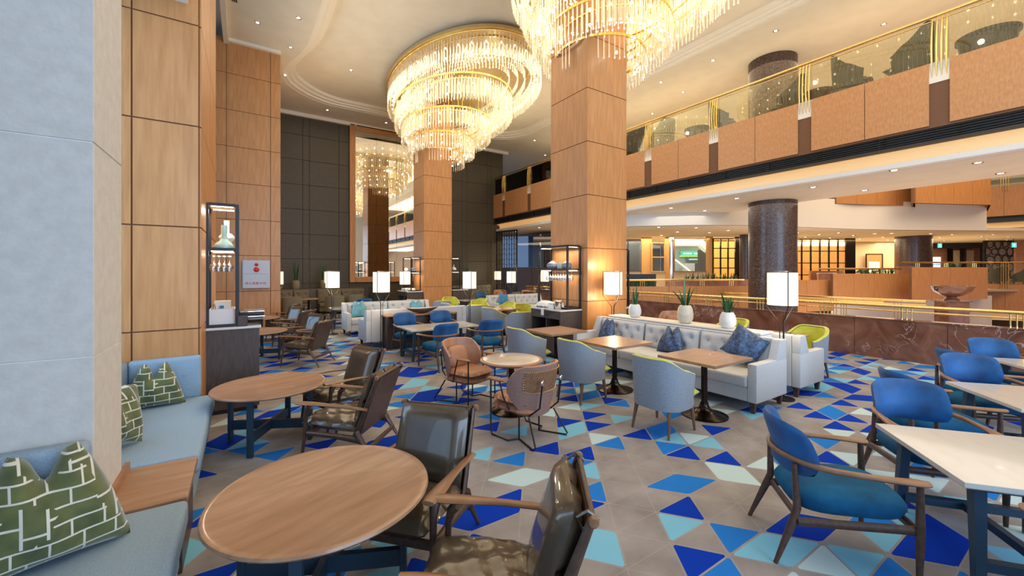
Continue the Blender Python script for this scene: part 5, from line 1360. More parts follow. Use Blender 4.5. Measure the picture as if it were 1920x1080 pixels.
white_table('cream table beyond the crowd of tub chairs', 7.6, 14.2, 1.3, .7, 0)
white_table('white table in front of the marble wall behind the sofa ledge', 7.6, 8.4, .7, .9, 0)
square_table('dark square table before the left banquette', 2.0, 17.0, .6, .6); square_table('dark square table under the mirror', 3.7, 17.2, .7, .7)
# high wing chair silhouette left of the farther column
wg = tub_chair('wing_chair', M['dkchair'], M['dkchair'], M['black'], w=.74, zt=1.18, za=.66, grp='dark patterned wing chairs')
put(wg, 4.35, 16.0, (.9, .3), 'tall dark wing chair below the mirror beside the farther column', group='dark patterned wing chairs')

# lattice screen below the balcony
xs, ys = P(931, 23.4); xe, ye = P(969, 22.0)
A_ = Vector((12.35, 19.45, 0)); B_ = Vector((12.95, 18.55, 0))
A_ = Vector((*P(932, 22.6), 0)); B_ = Vector((*P(969, 21.6), 0)); dv = (B_ - A_); Ls = dv.length
t = thing('lattice_screen', 'tall black lattice screen of uprights and chevrons under the balcony', 'screen', A_, math.atan2(dv.y, dv.x))
HT = 3.95
b = MB()
for x in (0, Ls): b.box(x - .035, x + .035, -.03, .03, 0, HT)
for z in (.04, HT - .04): b.box(0, Ls, -.03, .03, z - .035, z + .035)
b.build('frame', M['black'], t)
nb_ = 8
for k in range(1, nb_):
    x = Ls * k / nb_; b = MB(); b.box(x - .014, x + .014, -.015, .015, 0, HT); b.build('slat', M['black'], t)
cell = Ls / nb_
for k in range(nb_):
    for j in range(14):
        z = .1 + j * .275; s = 1 if (k + 0) % 2 else -1
        if j % 3 == 2: s = -s
        x0, x1 = k * cell, (k + 1) * cell
        b = MB(); b.tube([(x0, 0, z + (.16 if s > 0 else 0)), (x1, 0, z + (0 if s > 0 else .16))], .012, 4); b.build('chevron', M['black'], t)
# dark wainscot and interior glazing beyond
A_ = Vector((*P(966, 24.5), 0)); B_ = Vector((*P(1060, 22.5), 0)); dv = B_ - A_; Ls = dv.length
o = MB(); o.box(-3.2, Ls, 0, .12, 0, 1.95); w = struct(o.build('wall_back', M['dark_core'], loc=A_, rz=math.atan2(dv.y, dv.x)))
for k in range(6):
    b = MB(); x0 = -3.2 + (Ls + 3.2) * k / 6; b.box(x0 + .01, x0 + (Ls + 3.2) / 6 - .01, -.02, 0, 0, 1.93); b.build('panel', M['dkwood'], w)
t = thing('glass_partition', 'dark interior glazing above the wainscot left of the nearer column', 'window', A_, math.atan2(dv.y, dv.x))
for k in range(4):
    x0 = -3.2 + (Ls + 3.2) * k / 4; x1 = -3.2 + (Ls + 3.2) * (k + 1) / 4
    b = MB(); b.box(x0 + .02, x1 - .02, .04, .06, 1.97, 3.97); b.build('pane', M['shopglass'], t)
    b = MB(); b.box(x1 - .02, x1 + .02, .02, .08, 1.95, 3.98); b.build('mullion', M['chrome'], t)
o = MB(); o.box(-3.2, Ls + 2, 3.0, 3.1, 0, 3.98); struct(o.build('wall_back', mat('blue_grey_back', (.32, .38, .48), .4), loc=A_, rz=math.atan2(dv.y, dv.x)))
o = MB(); o.box(.8, 1.5, 2.0, 2.4, 0, 3.98); struct(o.build('wall_back', M['slate'], loc=A_, rz=math.atan2(dv.y, dv.x)))

# ------------------------------------------------------------------ marble parapet with the near brass rail
XP = 10.66
t = thing('marble_parapet', 'long low parapet of red-brown veined marble slabs along the carpet edge', 'wall', (XP, 5.0, 0))
for k in range(18):
    y0 = -9 + 1.35 * k - 5.0
    b = MB(); b.box(0, .18, y0 + .004, y0 + 1.346, .0, .77); b.build('slab', M['marble_r'], t)
b = MB(); b.box(-.015, .20, -14, 10.3, .77, .80, bev=.004, seg=1); b.build('coping', M['marble_r'], t)
def rail(label, x, ya, yb, z, zb, n3=1.35, r=.032, dbl=True, grp='brass atrium railings', off=0):
    t = thing('brass_railing', label, 'railing', (x, ya, zb), 0, grp)
    b = MB(); b.tube([(0, 0, z - zb), (0, yb - ya, z - zb)], r, 10); b.build('handrail', M['brass'], t, True)
    if dbl:
        b = MB(); b.tube([(.03, 0, z - zb - .10), (.03, yb - ya, z - zb - .10)], r * .5, 8); b.build('lower_rail', M['brass'], t, True)
    k = off
    while k < yb - ya:
        for j in range(3):
            b = MB(); b.tube([(0, k + j * .07, 0), (0, k + j * .07, z - zb)], .012, 6); b.build('baluster', M['brass'] if dbl else M['chrome'], t, True)
        k += n3
    return t
rail('near brass handrail above the red-brown marble parapet', XP + .12, -8.9, 15.2, 1.05, .80, 1.35, off=.4)
rail('brass double handrail across the opening, ending at the bowl pedestal', 15.4, 3.0, 13.4, .92, .25, 1.5, off=.5)
rail('second brass handrail beyond the opening, behind the planters', 15.9, 4.0, 13.4, .80, .15, 1.5, off=.9)

# bowl sculpture
px_, py_ = P(1784, 11.0)
t = thing('stone_bowl', 'shallow brown stone bowl with scroll handles on a square pedestal by the opening', 'sculpture', (px_, py_, 0))
b = MB(); b.box(-.24, .24, -.24, .24, 0, .92, bev=.02); b.box(-.28, .28, -.28, .28, .92, .95, bev=.008); o = b.build('pedestal', M['marble_r'], t); o.rotation_euler.z = -.8
b = MB(); b.lathe([(.16, .95), (.15, .98), (.10, 1.02), (.10, 1.05), (.22, 1.09), (.37, 1.20), (.42, 1.30), (.44, 1.345), (.41, 1.345), (.32, 1.22), (.0, 1.13)], 40); b.build('bowl', M['marble_r'], t, True)
for s in (-1, 1):
    b = MB(); b.tube([(s * .38 * .8353, -s * .38 * .5498, 1.22), (s * .46 * .8353, -s * .46 * .5498, 1.25), (s * .46 * .8353, -s * .46 * .5498, 1.32), (s * .42 * .8353, -s * .42 * .5498, 1.33)], .018, 8); b.build('handle', M['bronze'], t, True)

# ------------------------------------------------------------------ far gallery across the opening
def facet(name, p0, p1, z0, z1, m, parent, n=1, th=.06, pn='panel'):
    """upright slab between two floor points, split into n panels"""
    a = Vector((*p0, 0)); c = Vector((*p1, 0)); d = c - a; L = d.length; rz_ = math.atan2(d.y, d.x)
    for k in range(n):
        w = L / n; b = MB(); b.box(k * w + .006, (k + 1) * w - .006, 0, th, z0, z1); o = b.build(pn, m, parent, loc=a, rz=rz_)
    b = MB(); b.box(0, L, .012, th + .06, z0, z1 - .01); b.build('core', M['panel_core'] if m in (M['panel'], M['panel2']) else m, parent, loc=a, rz=rz_)
def gallery(name):
    o = bpy.data.objects.new(name, None); COL.objects.link(o); o['kind'] = 'structure'; return o
# upper far balcony in saw-tooth facets over a plain drum
g = gallery('wall_far_balcony')
for (a, ta, c, tc2, z0, n) in ((1717, 16.3, 1858, 16.75, 4.48, 4), (1568, 16.6, 1716, 17.4, 4.52, 4), (1488, 16.9, 1567, 17.9, 4.50, 2), (1395, 16.6, 1487, 17.4, 4.5, 2)):
    facet('p', P(a, ta), P(c, tc2), z0, 5.98, M['panel'], g, n)
    q0 = P(a, ta); q1 = P(c, tc2)
facet('p', P(1858, 16.75), P(1852, 18.5), 4.48, 5.98, M['panel'], g, 1)
facet('p', P(1716, 16.3), P(1716.5, 17.5), 4.48, 5.98, M['panel'], g, 1); facet('p', P(1567, 16.6), P(1567.5, 18), 4.5, 5.98, M['panel'], g, 1)
drum = [(1100, 17.5), (1180, 15.9), (1300, 15.4), (1405, 15.5), (1500, 16.1), (1600, 16.9), (1700, 17.3), (1780, 17.4), (1850, 17.5)]
b = MB(); pts = []
for k in range(len(drum) - 1):
    for j in range(4):
        s = j / 4; pts.append((drum[k][0] + (drum[k + 1][0] - drum[k][0]) * s, drum[k][1] + (drum[k + 1][1] - drum[k][1]) * s))
pts.append(drum[-1]); V = [[b.bm.verts.new((*P(px, t_ + dt), z)) for px, t_ in pts] for dt, z in ((0, 4.7), (0, 3.5), (.15, 3.5), (.15, 4.7))]
for A, B in zip(V, V[1:] + V[:1]):
    for k in range(len(pts) - 1): b.bm.faces.new((A[k], A[k + 1], B[k + 1], B[k]))
struct(b.build('wall_drum', M['white'], smooth=True))
b = MB(); b.prism([P(1095, 17.7)] + [P(a, c + .05) for a, c in drum] + [P(1990, 17.6), P(1990, 30), P(1000, 30), P(1000, 22.3), P(1120, 21.6)], 3.5, 3.62); struct(b.build('ceiling', M['ceil']))
# lower far parapets
g = gallery('wall_gallery')
facet('p', P(1710, 16.2), P(1852, 16.7), .60, 1.90, M['panel'], g, 4); facet('p', P(1852, 16.7), P(1848, 18.3), .60, 1.90, M['panel'], g, 1)
facet('p', P(1562, 16.4), P(1712, 17.2), .45, 1.64, M['panel'], g, 4)
facet('p', P(1486, 16.2), P(1563, 16.8), .10, 1.38, M['panel'], g, 3)
facet('p', P(1150, 15.2), P(1405, 15.8), .30, 1.16, M['panel'], g, 5)
facet('p', P(1150, 14.9), P(1410, 15.2), -.4, .55, M['panel'], g, 7)
facet('p', P(1386, 16.0), P(1410, 16.0), .9, 1.42, M['redwood'], g, 1); facet('p', P(1250, 16.6), P(1388, 16.6), .8, 1.36, M['redwood'], g, 3)
facet('p', P(1562, 17.6), P(1860, 18.6), -1.2, .62, M['white'], g, 1, pn='plaster')
facet('p', P(1520, 19), P(1580, 19), 1.0, 1.75, M['redwood'], g, 1); facet('p', P(1685, 17.8), P(1715, 17.8), 1.0, 1.95, M['redwood'], g, 1)
# straight wing at the right edge, both levels
g = gallery('wall_wing')
facet('p', P(1846, 20.3), P(1960, 18.9), 4.45, 5.92, M['panel'], g, 3); facet('p', P(1846, 20.45), P(1960, 19.05), 4.18, 4.45, M['slate'], g, 1)
facet('p', P(1850, 20.6), P(1960, 19.3), 3.9, 4.16, M['cove'], g, 1, pn='cove_light')
facet('p', P(1848, 19.3), P(1960, 18.4), -.25, 1.14, M['panel'], g, 3); facet('p', P(1850, 19.6), P(1960, 18.7), -.6, -.27, M['cove'], g, 1, pn='cove_light')
def seg_rail(label, p0, p1, z0, z1, nset, four=4, glass=False, grp='brass railings of the far gallery'):
    a = Vector((*p0, z0)); c = Vector((*p1, z0)); d = c - a; L = d.length
    t = thing('brass_railing', label, 'railing', a, math.atan2(d.y, d.x), grp)
    b = MB(); b.tube([(0, 0, z1 - z0), (L, 0, z1 - z0)], .035, 8); b.build('handrail', M['brass'], t, True)
    for k in range(nset):
        x = L * (k + .5) / nset
        for j in range(four):
            b = MB(); b.tube([(x + j * .08, 0, -.3 if glass else 0), (x + j * .08, 0, z1 - z0)], .014, 5); b.build('baluster', M['brass'], t, True)
    if glass:
        b = MB(); b.box(0, L, .02, .035, 0, z1 - z0 - .05); b.build('glass_pane', M['glass'], t)
seg_rail('brass rail over the highest far parapet', P(1690, 16.6), P(1850, 16.9), 1.90, 2.10, 3, 3)
seg_rail('brass rail over the stepped far parapet left of the pale pillar lamps', P(1535, 16.9), P(1690, 17.5), 1.64, 1.84, 2, 3)
seg_rail('brass rail before the row of far snake plants', P(1172, 15.5), P(1395, 16.0), 1.16, 1.40, 4, 3)
seg_rail('brass rail with glass of the right wing, lower level', P(1850, 19.25), P(1960, 18.35), 1.14, 2.15, 2, 4, True)
seg_rail('brass rail with glass of the right wing, upper level', P(1850, 20.25), P(1960, 18.85), 5.92, 6.9, 2, 4, True)
# floor of the far gallery and the shop fronts
b = MB(); b.prism([P(1150, 16.7), P(1400, 16.7), P(1560, 17.7), P(1860, 18.7), P(1960, 18.9), P(1990, 30), P(1000, 30), P(1100, 20)], .80, .90); struct(b.build('floor', mat('cream_stone_floor', (.55, .45, .32), .4)))
FG = .9
def front(px0, px1, t0, t1, z0, z1, m, name='wall_shop', th=.1, dt=0):
    a = Vector((*P(px0, t0 + dt), 0)); c = Vector((*P(px1, t1 + dt), 0)); d = c - a
    b = MB(); b.box(0, d.length, 0, th, z0, z1); return struct(b.build(name, m, loc=a, rz=math.atan2(d.y, d.x)))
cream = mat('cream_shop_wall', (.60, .47, .28), .6); amber = mat('amber_panel', (.60, .32, .10), .5)
front(1100, 1210, 21.3, 21.1, 0, 1.75, cream); front(1100, 1210, 22.6, 22.4, 1.0, 3.5, mat('dim_shop_interior', (.16, .17, .19), .4))
front(1248, 1262, 20.9, 20.9, .2, 3.5, amber); front(1203, 1222, 21.0, 21.0, .2, 3.5, amber); front(1222, 1250, 21.0, 20.95, .2, 1.75, cream)
front(1262, 1336, 20.9, 20.8, .2, 1.72, cream); front(1325, 1337, 20.75, 20.75, .2, 3.5, amber)
# glazed shop door and large shop window
def shopwin(name, label, px0, px1, t_, z0, z1, nu, nz, fm, grp=None, cat='window', glass='shopglass', th=.05):
    a = Vector((*P(px0, t_), 0)); c = Vector((*P(px1, t_), 0)); d = c - a; L = d.length
    t = thing(name, label, cat, a, math.atan2(d.y, d.x), grp); b = MB()
    for k in range(nu + 1): b.box(k * L / nu - th / 2, k * L / nu + th / 2, -.04, .04, z0, z1)
    for k in range(nz + 1):
        z = z0 + (z1 - z0) * k / nz; b.box(0, L, -.035, .035, z - th / 2, z + th / 2)
    b.build('frame', fm, t)
    for i in range(nu):
        for k in range(nz):
            b = MB(); b.box(i * L / nu + th / 2, (i + 1) * L / nu - th / 2, -.008, .008, z0 + (z1 - z0) * k / nz + th / 2, z0 + (z1 - z0) * (k + 1) / nz - th / 2); b.build('pane', M[glass], t)
    return t
shopwin('shop_window', 'dark glazed shop window beside the nearer column', 1150, 1205, 21.1, 1.75, 3.3, 2, 1, M['dkwood'])
shopwin('glazed_door', 'glazed door with an orange frame among the far shops', 1222, 1246, 20.9, 1.72, 3.2, 1, 2, amber, None, 'door')
shopwin('shop_window', 'wide shop window through which a green sign shows', 1264, 1328, 20.8, 1.72, 3.42, 1, 1, M['arm'])
bm_ = MB()
a = Vector((*P(1259, 20.3), 0)); b = MB(); b.lathe([(.11, .3), (.11, 3.5)], 20); o = b.build('chrome_column', M['chrome'], None, True); o.location = a; tag(o, 'slim chrome column between the far shop door and window', 'column')
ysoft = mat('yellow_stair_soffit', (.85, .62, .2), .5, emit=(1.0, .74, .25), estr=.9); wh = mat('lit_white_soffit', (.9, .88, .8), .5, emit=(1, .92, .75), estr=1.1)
t = thing('escalator', 'lit escalator running diagonally behind the far shop window', 'escalator', (*P(1266, 22.0), 0), math.atan2(RY, RX))
b = MB(); b.hexa([Vector(q) for q in ((0, 0, 3.15), (1.35, 0, 3.15), (1.35, .4, 3.15), (0, .4, 3.15), (0, 0, 3.45), (1.5, 0, 3.45), (1.5, .4, 3.45), (0, .4, 3.45))]); b.hexa([Vector(q) for q in ((1.35, 0, 3.15), (1.75, 0, 2.8), (1.75, .4, 2.8), (1.35, .4, 3.15), (1.5, 0, 3.45), (1.78, 0, 3.2), (1.78, .4, 3.2), (1.5, .4, 3.45))]); b.build('soffit', wh, t)
b = MB(); b.tube([(0, -.02, 3.13), (1.33, -.02, 3.13), (1.76, -.02, 2.76)], .045, 6); b.build('soffit_edge', ysoft, t)
b = MB(); b.tube([(0, -.02, 2.35), (.85, -.02, 1.70)], .05, 6); b.build('lit_balustrade', wh, t)
b = MB(); b.hexa([Vector(q) for q in ((1.35, 0, 1.7), (1.8, 0, 1.7), (1.8, .3, 1.7), (1.35, .3, 1.7), (1.35, 0, 2.9), (1.8, 0, 2.6), (1.8, .3, 2.6), (1.35, .3, 2.9))]); b.build('side_panel', M['slate'], t)
grn = mat('green_sign', (.02, .45, .25), .4, emit=(.02, .75, .42), estr=.8); grn2 = mat('green_band', (.3, .7, .1), .4, emit=(.5, .85, .1), estr=.8); sgw = mat('sign_white', (.9, .9, .9), .4, emit=(.9, 1, .95), estr=1.2)
front(1262, 1332, 24.5, 24.5, 1.3, 3.6, mat('pale_blue_grey_wall', (.34, .42, .46), .5))
ax = P(1277, 24.3); t = thing('shop_sign', 'green lit sign with white lettering over the machines behind the far window', 'sign', (*ax, 2.62), math.atan2(RY, RX))
b = MB(); b.box(0, 1.22, 0, .1, .05, .32); b.build('green_board', grn, t); b = MB(); b.box(-.06, 1.22, -.01, .1, -.02, .05); b.build('lime_band', grn2, t)
b = MB(); b.box(.35, 1.22, 0, .1, -.30, -.04); b.build('lower_board', mat('petrol_board', (.04, .12, .16), .4), t)
q = MB()
for k, w_ in enumerate((.05, .03, .05, .04, .05, .03, .05, .05)): q.box(.13 + k * .065, .13 + k * .065 + w_, -.012, 0, .13, .21 + .03 * (k % 2))
for k in range(4): q.box(.78 + k * .07, .83 + k * .07, -.012, 0, .13, .22)
for k in range(9): q.box(.48 + k * .06, .52 + k * .06, -.012, 0, -.20, -.15)
q.build('lettering', sgw, t)
for k, px in enumerate((1291, 1310)):
    o = MB(); o.box(-.28, .28, -.2, .2, 0, 1.2); oo = o.build('ticket_machine', M['enamel'] if k == 0 else M['slate']); oo.location = (*P(px, 23.9), 1.0); oo.rotation_euler.z = math.atan2(RY, RX); tag(oo, ('pale ' if k == 0 else 'dark ') + 'machine standing under the green sign', 'machine', None)
# gridded windows with warm light behind
shopwin('grid_window', 'bronze gridded window of three columns between the shop and the dark column', 1337, 1379, 20.7, .9, 3.4, 3, 5, M['bronze'], None, 'window', 'glass', .045)
shopwin('grid_window', 'wide bronze gridded window right of the big round column', 1486, 1588, 21.8, .9, 3.45, 6, 4, M['bronze'], None, 'window', 'glass', .045)
front(1330, 1385, 23.0, 23.0, .9, 3.5, amber); front(1480, 1600, 24.2, 24.2, .9, 3.3, M['panel'])
front(1587, 1604, 21.7, 21.7, .9, 3.5, M['bronze']); front(1478, 1492, 21.7, 21.7, .9, 3.5, M['bronze']); front(1379, 1390, 20.8, 20.8, .9, 3.5, M['bronze'])
front(1482, 1600, 23.6, 23.6, 3.2, 3.45, wh)
round_column(*P(1397, 19.6), .24, .3, 3.5, 'narrow dark round column just left of the big round column')
round_column(*P(1712, 20.6), .70, .9, 3.5, 'far thick dark round column left of the dark entrance', None, (1.9, 2.7))
# alcove with framed picture and two table lamps
front(1598, 1690, 24.4, 24.2, .9, 3.5, cream)
t = thing('framed_picture', 'framed picture on the cream wall between two table lamps', 'picture', (*P(1639, 24.1), 2.15), math.atan2(RY, RX))
b = MB()
for a in ((-.50, -.46, -.62, .62), (.46, .50, -.62, .62)): b.box(a[0], a[1], -.03, .02, a[2], a[3])
for a in ((-.5, .5, -.62, -.58), (-.5, .5, .58, .62)): b.box(a[0], a[1], -.03, .02, a[2], a[3])
b.build('frame', M['bronze'], t); b = MB(); b.box(-.46, .46, 0, .02, -.58, .58); b.build('mat_board', M['panel'], t); b = MB(); b.box(-.33, .33, -.01, 0, -.5, .15); b.build('sheet', mat('pale_sheet', (.75, .8, .74), .6), t)
tl = thing('table_lamp', 'table lamp with dark conical shade left of the far framed picture', 'table lamp', (*P(1614, 23.4), 1.35), 0, 'table lamps beside the far picture')
b = MB(); b.lathe([(.27, .28), (.10, .46), (.08, .46)], 20); b.build('lamp_shade', M['bronze'], tl, True); b = MB(); b.lathe([(.07, 0), (.08, .03), (.05, .1), (.03, .3)], 14); b.build('base', M['brass'], tl, True)
dup(tl, (*P(1652, 23.4), 1.40), 0, 'table lamp with dark conical shade right of the far framed picture')
for px in (1614, 1652): point((*P(px, 23.4), 1.62), 12, WARMER, .05)
o = MB(); o.box(-1.6, 1.6, -.25, .25, 0, .45); oo = o.build('credenza', M['arm']); oo.location = (*P(1633, 23.4), .9); oo.rotation_euler.z = math.atan2(RY, RX); tag(oo, 'long low cabinet under the far framed picture', 'cabinet')
# dark entrance at the right
front(1735, 1850, 25.5, 25.0, 3.15, 3.5, M['slate']); front(1735, 1850, 26.2, 25.7, .9, 3.2, M['redwood'])
for a_, c_, m_ in ((1779, 1787, 'bronze'), (1803, 1806, 'bronze'), (1808, 1812, 'slate'), (1841, 1849, 'slate')): front(a_, c_, 25.4, 25.4, .9, 3.2, M[m_])
o = front(1787, 1803, 25.6, 25.6, .9, 3.05, cream); front(1811, 1826, 25.5, 25.5, .9, 3.05, mat('reflective_door', (.45, .30, .2), .2))
t = thing('lit_screen', 'small glowing white and blue display before the dark entrance', 'screen', (*P(1754, 22.0), 1.9), math.atan2(RY, RX))
b = MB(); b.box(-.26, .26, -.03, .03, -.02, .62); b.build('case', M['slate'], t); b = MB(); b.box(-.05, .05, -.03, .03, -1.0, -.02); b.box(-.2, .2, -.12, .12, -1.0, -.97); b.build('stand', M['slate'], t)
b = MB(); b.box(-.24, .24, -.04, -.03, .25, .60); b.build('display', mat('white_display', (.8, .85, 1), .4, emit=(.85, .92, 1), estr=2), t)
q = MB(); rr = random.Random(2)
for k in range(7): q.box(-.22 + k * .066, -.19 + k * .066, -.045, -.04, .02 + .05 * rr.random(), .14 + .08 * rr.random())
b = MB(); b.box(-.24, .24, -.04, -.03, 0, .24); b.build('lower_display', mat('blue_display', (.1, .2, .8), .4, emit=(.15, .3, 1), estr=1), t); q.build('glyph', sgw, t)
# exit signs
exg = mat('exit_sign_face', (.1, .8, .7), .4, emit=(.05, .85, .70), estr=2.2)
for k, (px, tt, zz, lab) in enumerate(((1761, 24.5, 3.28, 'small lit green exit sign over the dark entrance'), (1900, 22.0, 3.15, 'small lit green exit sign beside the black ring screen'))):
    t = thing('exit_sign', lab, 'sign', (*P(px, tt), zz), math.atan2(RY, RX))
    b = MB(); b.box(-.14, .14, -.03, .03, -.14, .14); b.build('case', M['slate'], t); b = MB(); b.box(-.12, .12, -.036, -.03, -.12, .12); b.build('face', exg, t); b = MB(); b.box(-.01, .01, -.01, .01, .14, 3.5 - zz); b.build('hanger', M['black'], t)
    b = MB(); b.box(-.03, .02, -.04, -.036, -.08, .03); b.lathe([(0, 0), (.02, .001), (.02, .004)], 8, M=Matrix.Translation((0, -.04, .06)) @ Matrix.Rotation(PI / 2, 4, 'X')); b.build('running_figure', sgw, t)
# black ring screen
t = thing('ring_screen', 'black openwork screen of linked rings at the far right', 'screen', (*P(1846, 23.4), .9), math.atan2(RY, RX))
rr = random.Random(8); Lr = 1.75; n = 0
b = MB(); b.box(-.06, .04, -.04, .04, 0, 2.6); b.box(Lr, Lr + .06, -.04, .04, 0, 2.6); b.box(0, Lr, -.04, .04, 2.52, 2.6); b.build('frame', M['black'], t)
for gx in range(4):
    for gz in range(6):
        cx = .22 + gx * .44 + (gz % 2) * .18 - .08; cz = .2 + gz * .44; r1 = rr.uniform(.16, .24); r2 = rr.uniform(.17, .26)
        b = MB(); b.tube([(cx + r1 * cos(a * PI / 8), 0, cz + r2 * sin(a * PI / 8)) for a in range(17)], .032, 5); b.build('ring', M['black'], t)
front(1848, 1906, 25.5, 25.5, .9, 3.5, mat('pinkish_back', (.62, .50, .44), .5)); front(1904, 1990, 23.0, 22.5, .9, 3.5, M['redwood'])
# dining seats on the right wing, seen through the glass
for px, lab in ((1866, 'dark chair back seen through the lower glass of the right wing'), (1921, 'dark chair back cut by the right edge on the lower wing')):
    put(wg, *P(px, 19.9 - (px - 1872) * .012), (.5, .8), lab, group='dark patterned wing chairs', scale=(1, 1, .8)).location.z = 1.0
# snake plants of the far planters
def far_plants(px0, px1, t_, z, n, hh, lab, grp):
    rr = random.Random(int(px0))
    for k in range(n):
        x, y = P(px0 + (px1 - px0) * (k + .5) / n, t_); t = thing('snake_plant', lab, 'plant', (x, y, z), 0, grp)
        for j in range(6):
            b = MB(); a = rr.uniform(0, 6.28); leaf_mesh(b, (cos(a) * .05, sin(a) * .05, 0), a, hh * rr.uniform(.6, 1.1), rr.uniform(.03, .16), .03, n=4); b.build('leaf', M['leaf'], t)
far_plants(1284, 1382, 16.3, 1.34, 10, .34, 'snake plant in the row of the far planter before the gridded window', 'snake plants of the far planter')
far_plants(1175, 1230, 16.2, 1.14, 7, .34, 'snake plant in the dark planter beyond the nearer column', 'snake plants of the dark planter')
far_plants(1612, 1675, 17.7, 1.58, 8, .34, 'snake plant in the planter below the far framed picture', 'snake plants below the picture')
far_plants(1770, 1800, 17.3, 1.86, 5, .26, 'small plant in the planter before the dark entrance', 'plants before the entrance')
front(1170, 1230, 16.9, 16.9, 1.1, 1.62, M['slate'])
t = thing('front_desk', 'curved brown desk on the far gallery left of the picture alcove', 'desk', (*P(1550, 18.2), .9))
b = MB(); b.lathe([(.55, 0), (.62, .7), (.66, .74), (.60, .76)], 32, ax=1.0, ay=.5); b.build('body', M['redwood'], t, True)
# downlights of the lower ceilings
for x, y in ((11.98, 2.84), (12.6, 1.7), (12.6, 4.6), (12.6, 6.6), (12.6, 8.9), (12.6, 11.4), (12.6, 14.0), (12.6, 16.6), (14.3, 4.0), (14.2, 8.6), (14.6, 10.4), (14.6, 12.8), (14.6, 15.2), (14.6, 17.6), (14.4, 1.6), (12.8, 19.0), (16.0, 12.4), (17.2, 14.5), (16.6, 17.0)): downlight(x, y, 3.98, 'lo', .07)
for px, t_ in ((1235, 16.2), (1270, 18.2), (1240, 20), (1305, 16.4), (1330, 18.5), (1365, 17.5), (1495, 18.5), (1510, 21), (1536, 19.5), (1556, 21.5), (1572, 18.6), (1600, 20), (1612, 22), (1640, 19), (1655, 21), (1672, 18.8), (1665, 23), (1745, 19), (1762, 21), (1785, 19.5), (1770, 23.5), (1840, 20.5), (1850, 22.5), (1862, 19.5), (1890, 21), (1888, 23)): downlight(*P(px, t_), 3.5, 'far', .08)

# ------------------------------------------------------------------ furniture on the upper balcony
def up(root, x, y, f, lab): o = put(root, x, y, f, lab, group='dark patterned wing chairs'); o.location.z = 5.85; return o
for x, y, f, lab in [(12.35, 9.05, (.2, 1), 'dark wing chair on the balcony just right of the nearer column'), (12.4, 6.95, (.3, -1), 'dark wing chair on the balcony, the second from the nearer column'),
                     (12.6, 5.15, (-.2, 1), 'dark wing chair on the balcony in front of its round column'), (12.35, 3.72, (.2, -1), 'dark wing chair on the balcony right of its round column'),
                     (12.3, 2.62, (.1, 1), 'dark wing chair with sloping arms near the third set of brass rods'), (12.5, .62, (.3, -1), 'dark wing chair cut by the right edge on the balcony')]: up(wg, x, y, f, lab)
def drum_table(lab, x, y, r):
    t = thing('drum_table', lab, 'table', (x, y, 5.85), 0, 'dark round tables on the balcony')
    b = MB(); b.lathe([(r * .5, 0), (r * .75, .1), (r * .9, .5), (r * .92, .58)], 28); b.build('body', M['dkchair'], t, True); b = MB(); b.lathe([(r, .58), (r, .64), (0, .64)], 28); b.build('tabletop', M['dkchair'], t, True)
drum_table('big dark round table on the balcony near the right edge', 12.45, 1.55, .45); drum_table('dark round table on the balcony left of its column', 12.6, 7.9, .40); drum_table('dark round table before the balcony column', 12.7, 4.5, .35)
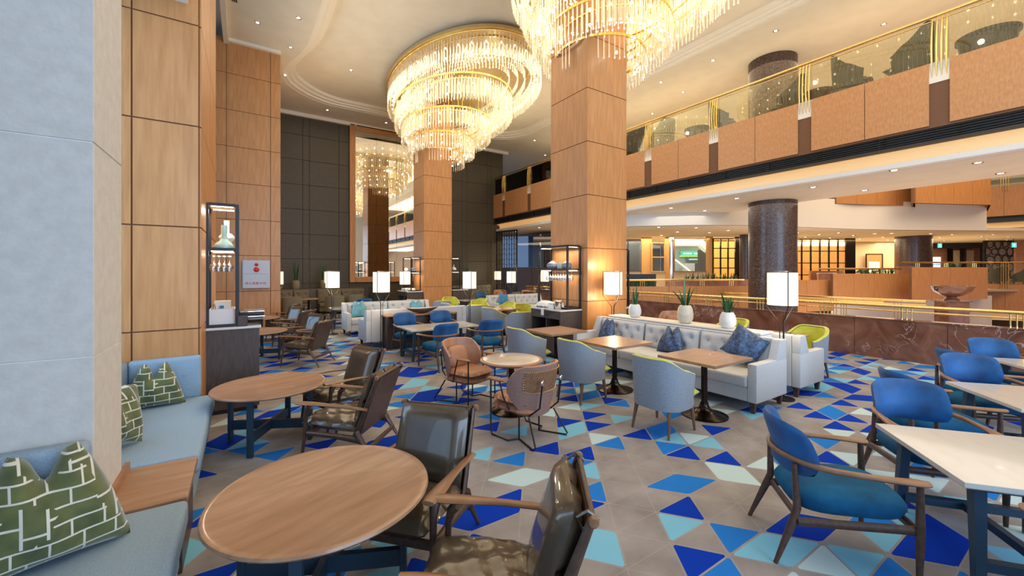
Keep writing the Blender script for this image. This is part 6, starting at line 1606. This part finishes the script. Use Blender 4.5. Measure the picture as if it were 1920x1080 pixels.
# guests and counter at the left end of the balcony
def seated(label, loc, rz_, cloth, look=0):
    t = thing('person', label, 'person', loc, rz_)
    vs = [((0, 0, .50), .13), ((0, -.01, .72), .12), ((0, -.02, .95), .135), ((0, -.01, 1.08), .065),
          ((.18, -.01, 1.02), .06), ((.25, .04, .78), .045), ((.16, .24, .72), .034), ((-.18, -.01, 1.02), .06), ((-.25, .04, .78), .045), ((-.16, .24, .72), .034),
          ((.11, .08, .48), .085), ((.13, .44, .47), .062), ((.13, .46, .08), .042), ((.13, .58, .04), .035), ((-.11, .08, .48), .085), ((-.13, .44, .47), .062), ((-.13, .46, .08), .042), ((-.13, .58, .04), .035)]
    ed = [(0, 1), (1, 2), (2, 3), (2, 4), (4, 5), (5, 6), (2, 7), (7, 8), (8, 9), (0, 10), (10, 11), (11, 12), (12, 13), (0, 14), (14, 15), (15, 16), (16, 17)]
    me = bpy.data.meshes.new('body'); me.from_pydata([v[0] for v in vs], ed, []); o = bpy.data.objects.new('body', me); COL.objects.link(o); o.parent = t
    sk = o.modifiers.new('skin', 'SKIN'); o.modifiers.new('sub', 'SUBSURF').levels = 1
    for k, v in enumerate(vs): o.data.skin_vertices[0].data[k].radius = (v[1], v[1] * (.75 if k in (0, 1, 2) else 1))
    o.data.skin_vertices[0].data[0].use_root = True; o.modifiers[1].render_levels = 1; me.materials.append(cloth)
    b = MB(); b.lathe([(.045, 1.06), (.048, 1.14), (.06, 1.17), (.078, 1.22), (.082, 1.28), (.070, 1.34), (.03, 1.375), (.002, 1.38)], 18, ay=1.15); b.box(-.012, .012, .085, .112, 1.225, 1.255, bev=.006)
    for s in (-1, 1): b.lathe([(.002, -.02), (.018, 0), (.002, .02)], 8, M=Matrix.Translation((s * .084, 0, 1.24)))
    b.build('head', M['skin'], t, True)
    b = MB(); b.lathe([(.086, 1.25), (.092, 1.29), (.080, 1.355), (.035, 1.393), (.002, 1.398)], 18, (0, -.012), ay=1.18); b.build('hair', M['hair'], t, True)
    for s in (-1, 1):
        b = MB(); b.box(s * .03 - .008, s * .03 + .008, .088, .094, 1.262, 1.272); b.build('eye', M['black'], t)
        b = MB(); b.tube([(s * .16, .24, .72), (s * .15, .30, .71)], [.03, .034], 8, .5)
        for k in range(4): b.tube([(s * .15 + (k - 1.5) * .016, .30, .71), (s * .15 + (k - 1.5) * .018, .345 + .008 * (k in (1, 2)), .705), (s * .15 + (k - 1.5) * .018, .372, .69)], .008, 6)
        b.tube([(s * .15 - s * .03, .26, .715), (s * .15 - s * .055, .295, .712), (s * .15 - s * .055, .32, .70)], .009, 6)
        b.build('hand', M['skin'], t, True)
    return t
seated('person in a black jacket seated at the balcony end, back towards us', (13.0, 17.45, 5.92), face(.6, .8), M['suit'])
seated('person in a white shirt seated on the balcony left of the nearer column', (13.3, 16.0, 5.92), face(-.9, .2), M['shirt'])
for x, y, f, lab in ((12.75, 18.6, (.2, 1), 'dark wing chair at the far left end of the balcony'), (13.0, 17.35, (.6, .8), 'dark wing chair holding the guest in black'), (13.35, 15.95, (-.9, .2), 'dark wing chair holding the guest in white')): up(wg, x, y, f, lab)
t = thing('bar_cabinet', 'black bar cabinet on the balcony just left of the nearer column', 'cabinet', (13.6, 14.2, 5.85))
b = MB(); b.box(-.35, .35, -.9, .9, 0, 1.15); b.build('body', M['slate'], t); b = MB(); b.box(-.37, .37, -.92, .92, 1.15, 1.18); b.build('top', M['bronze'], t)
for k in range(5):
    vase('glass_bottle', 'small clear bottle on the black bar cabinet of the balcony', [(.035, 0), (.035, .14), (.012, .18), (.012, .24)], M['clear'], (13.4, 13.5 + k * .12, 7.03), 10, 'bottle')['group'] = 'bottles on the balcony bar'

for o in bpy.data.objects:
    if 'used' in o: del o['used']
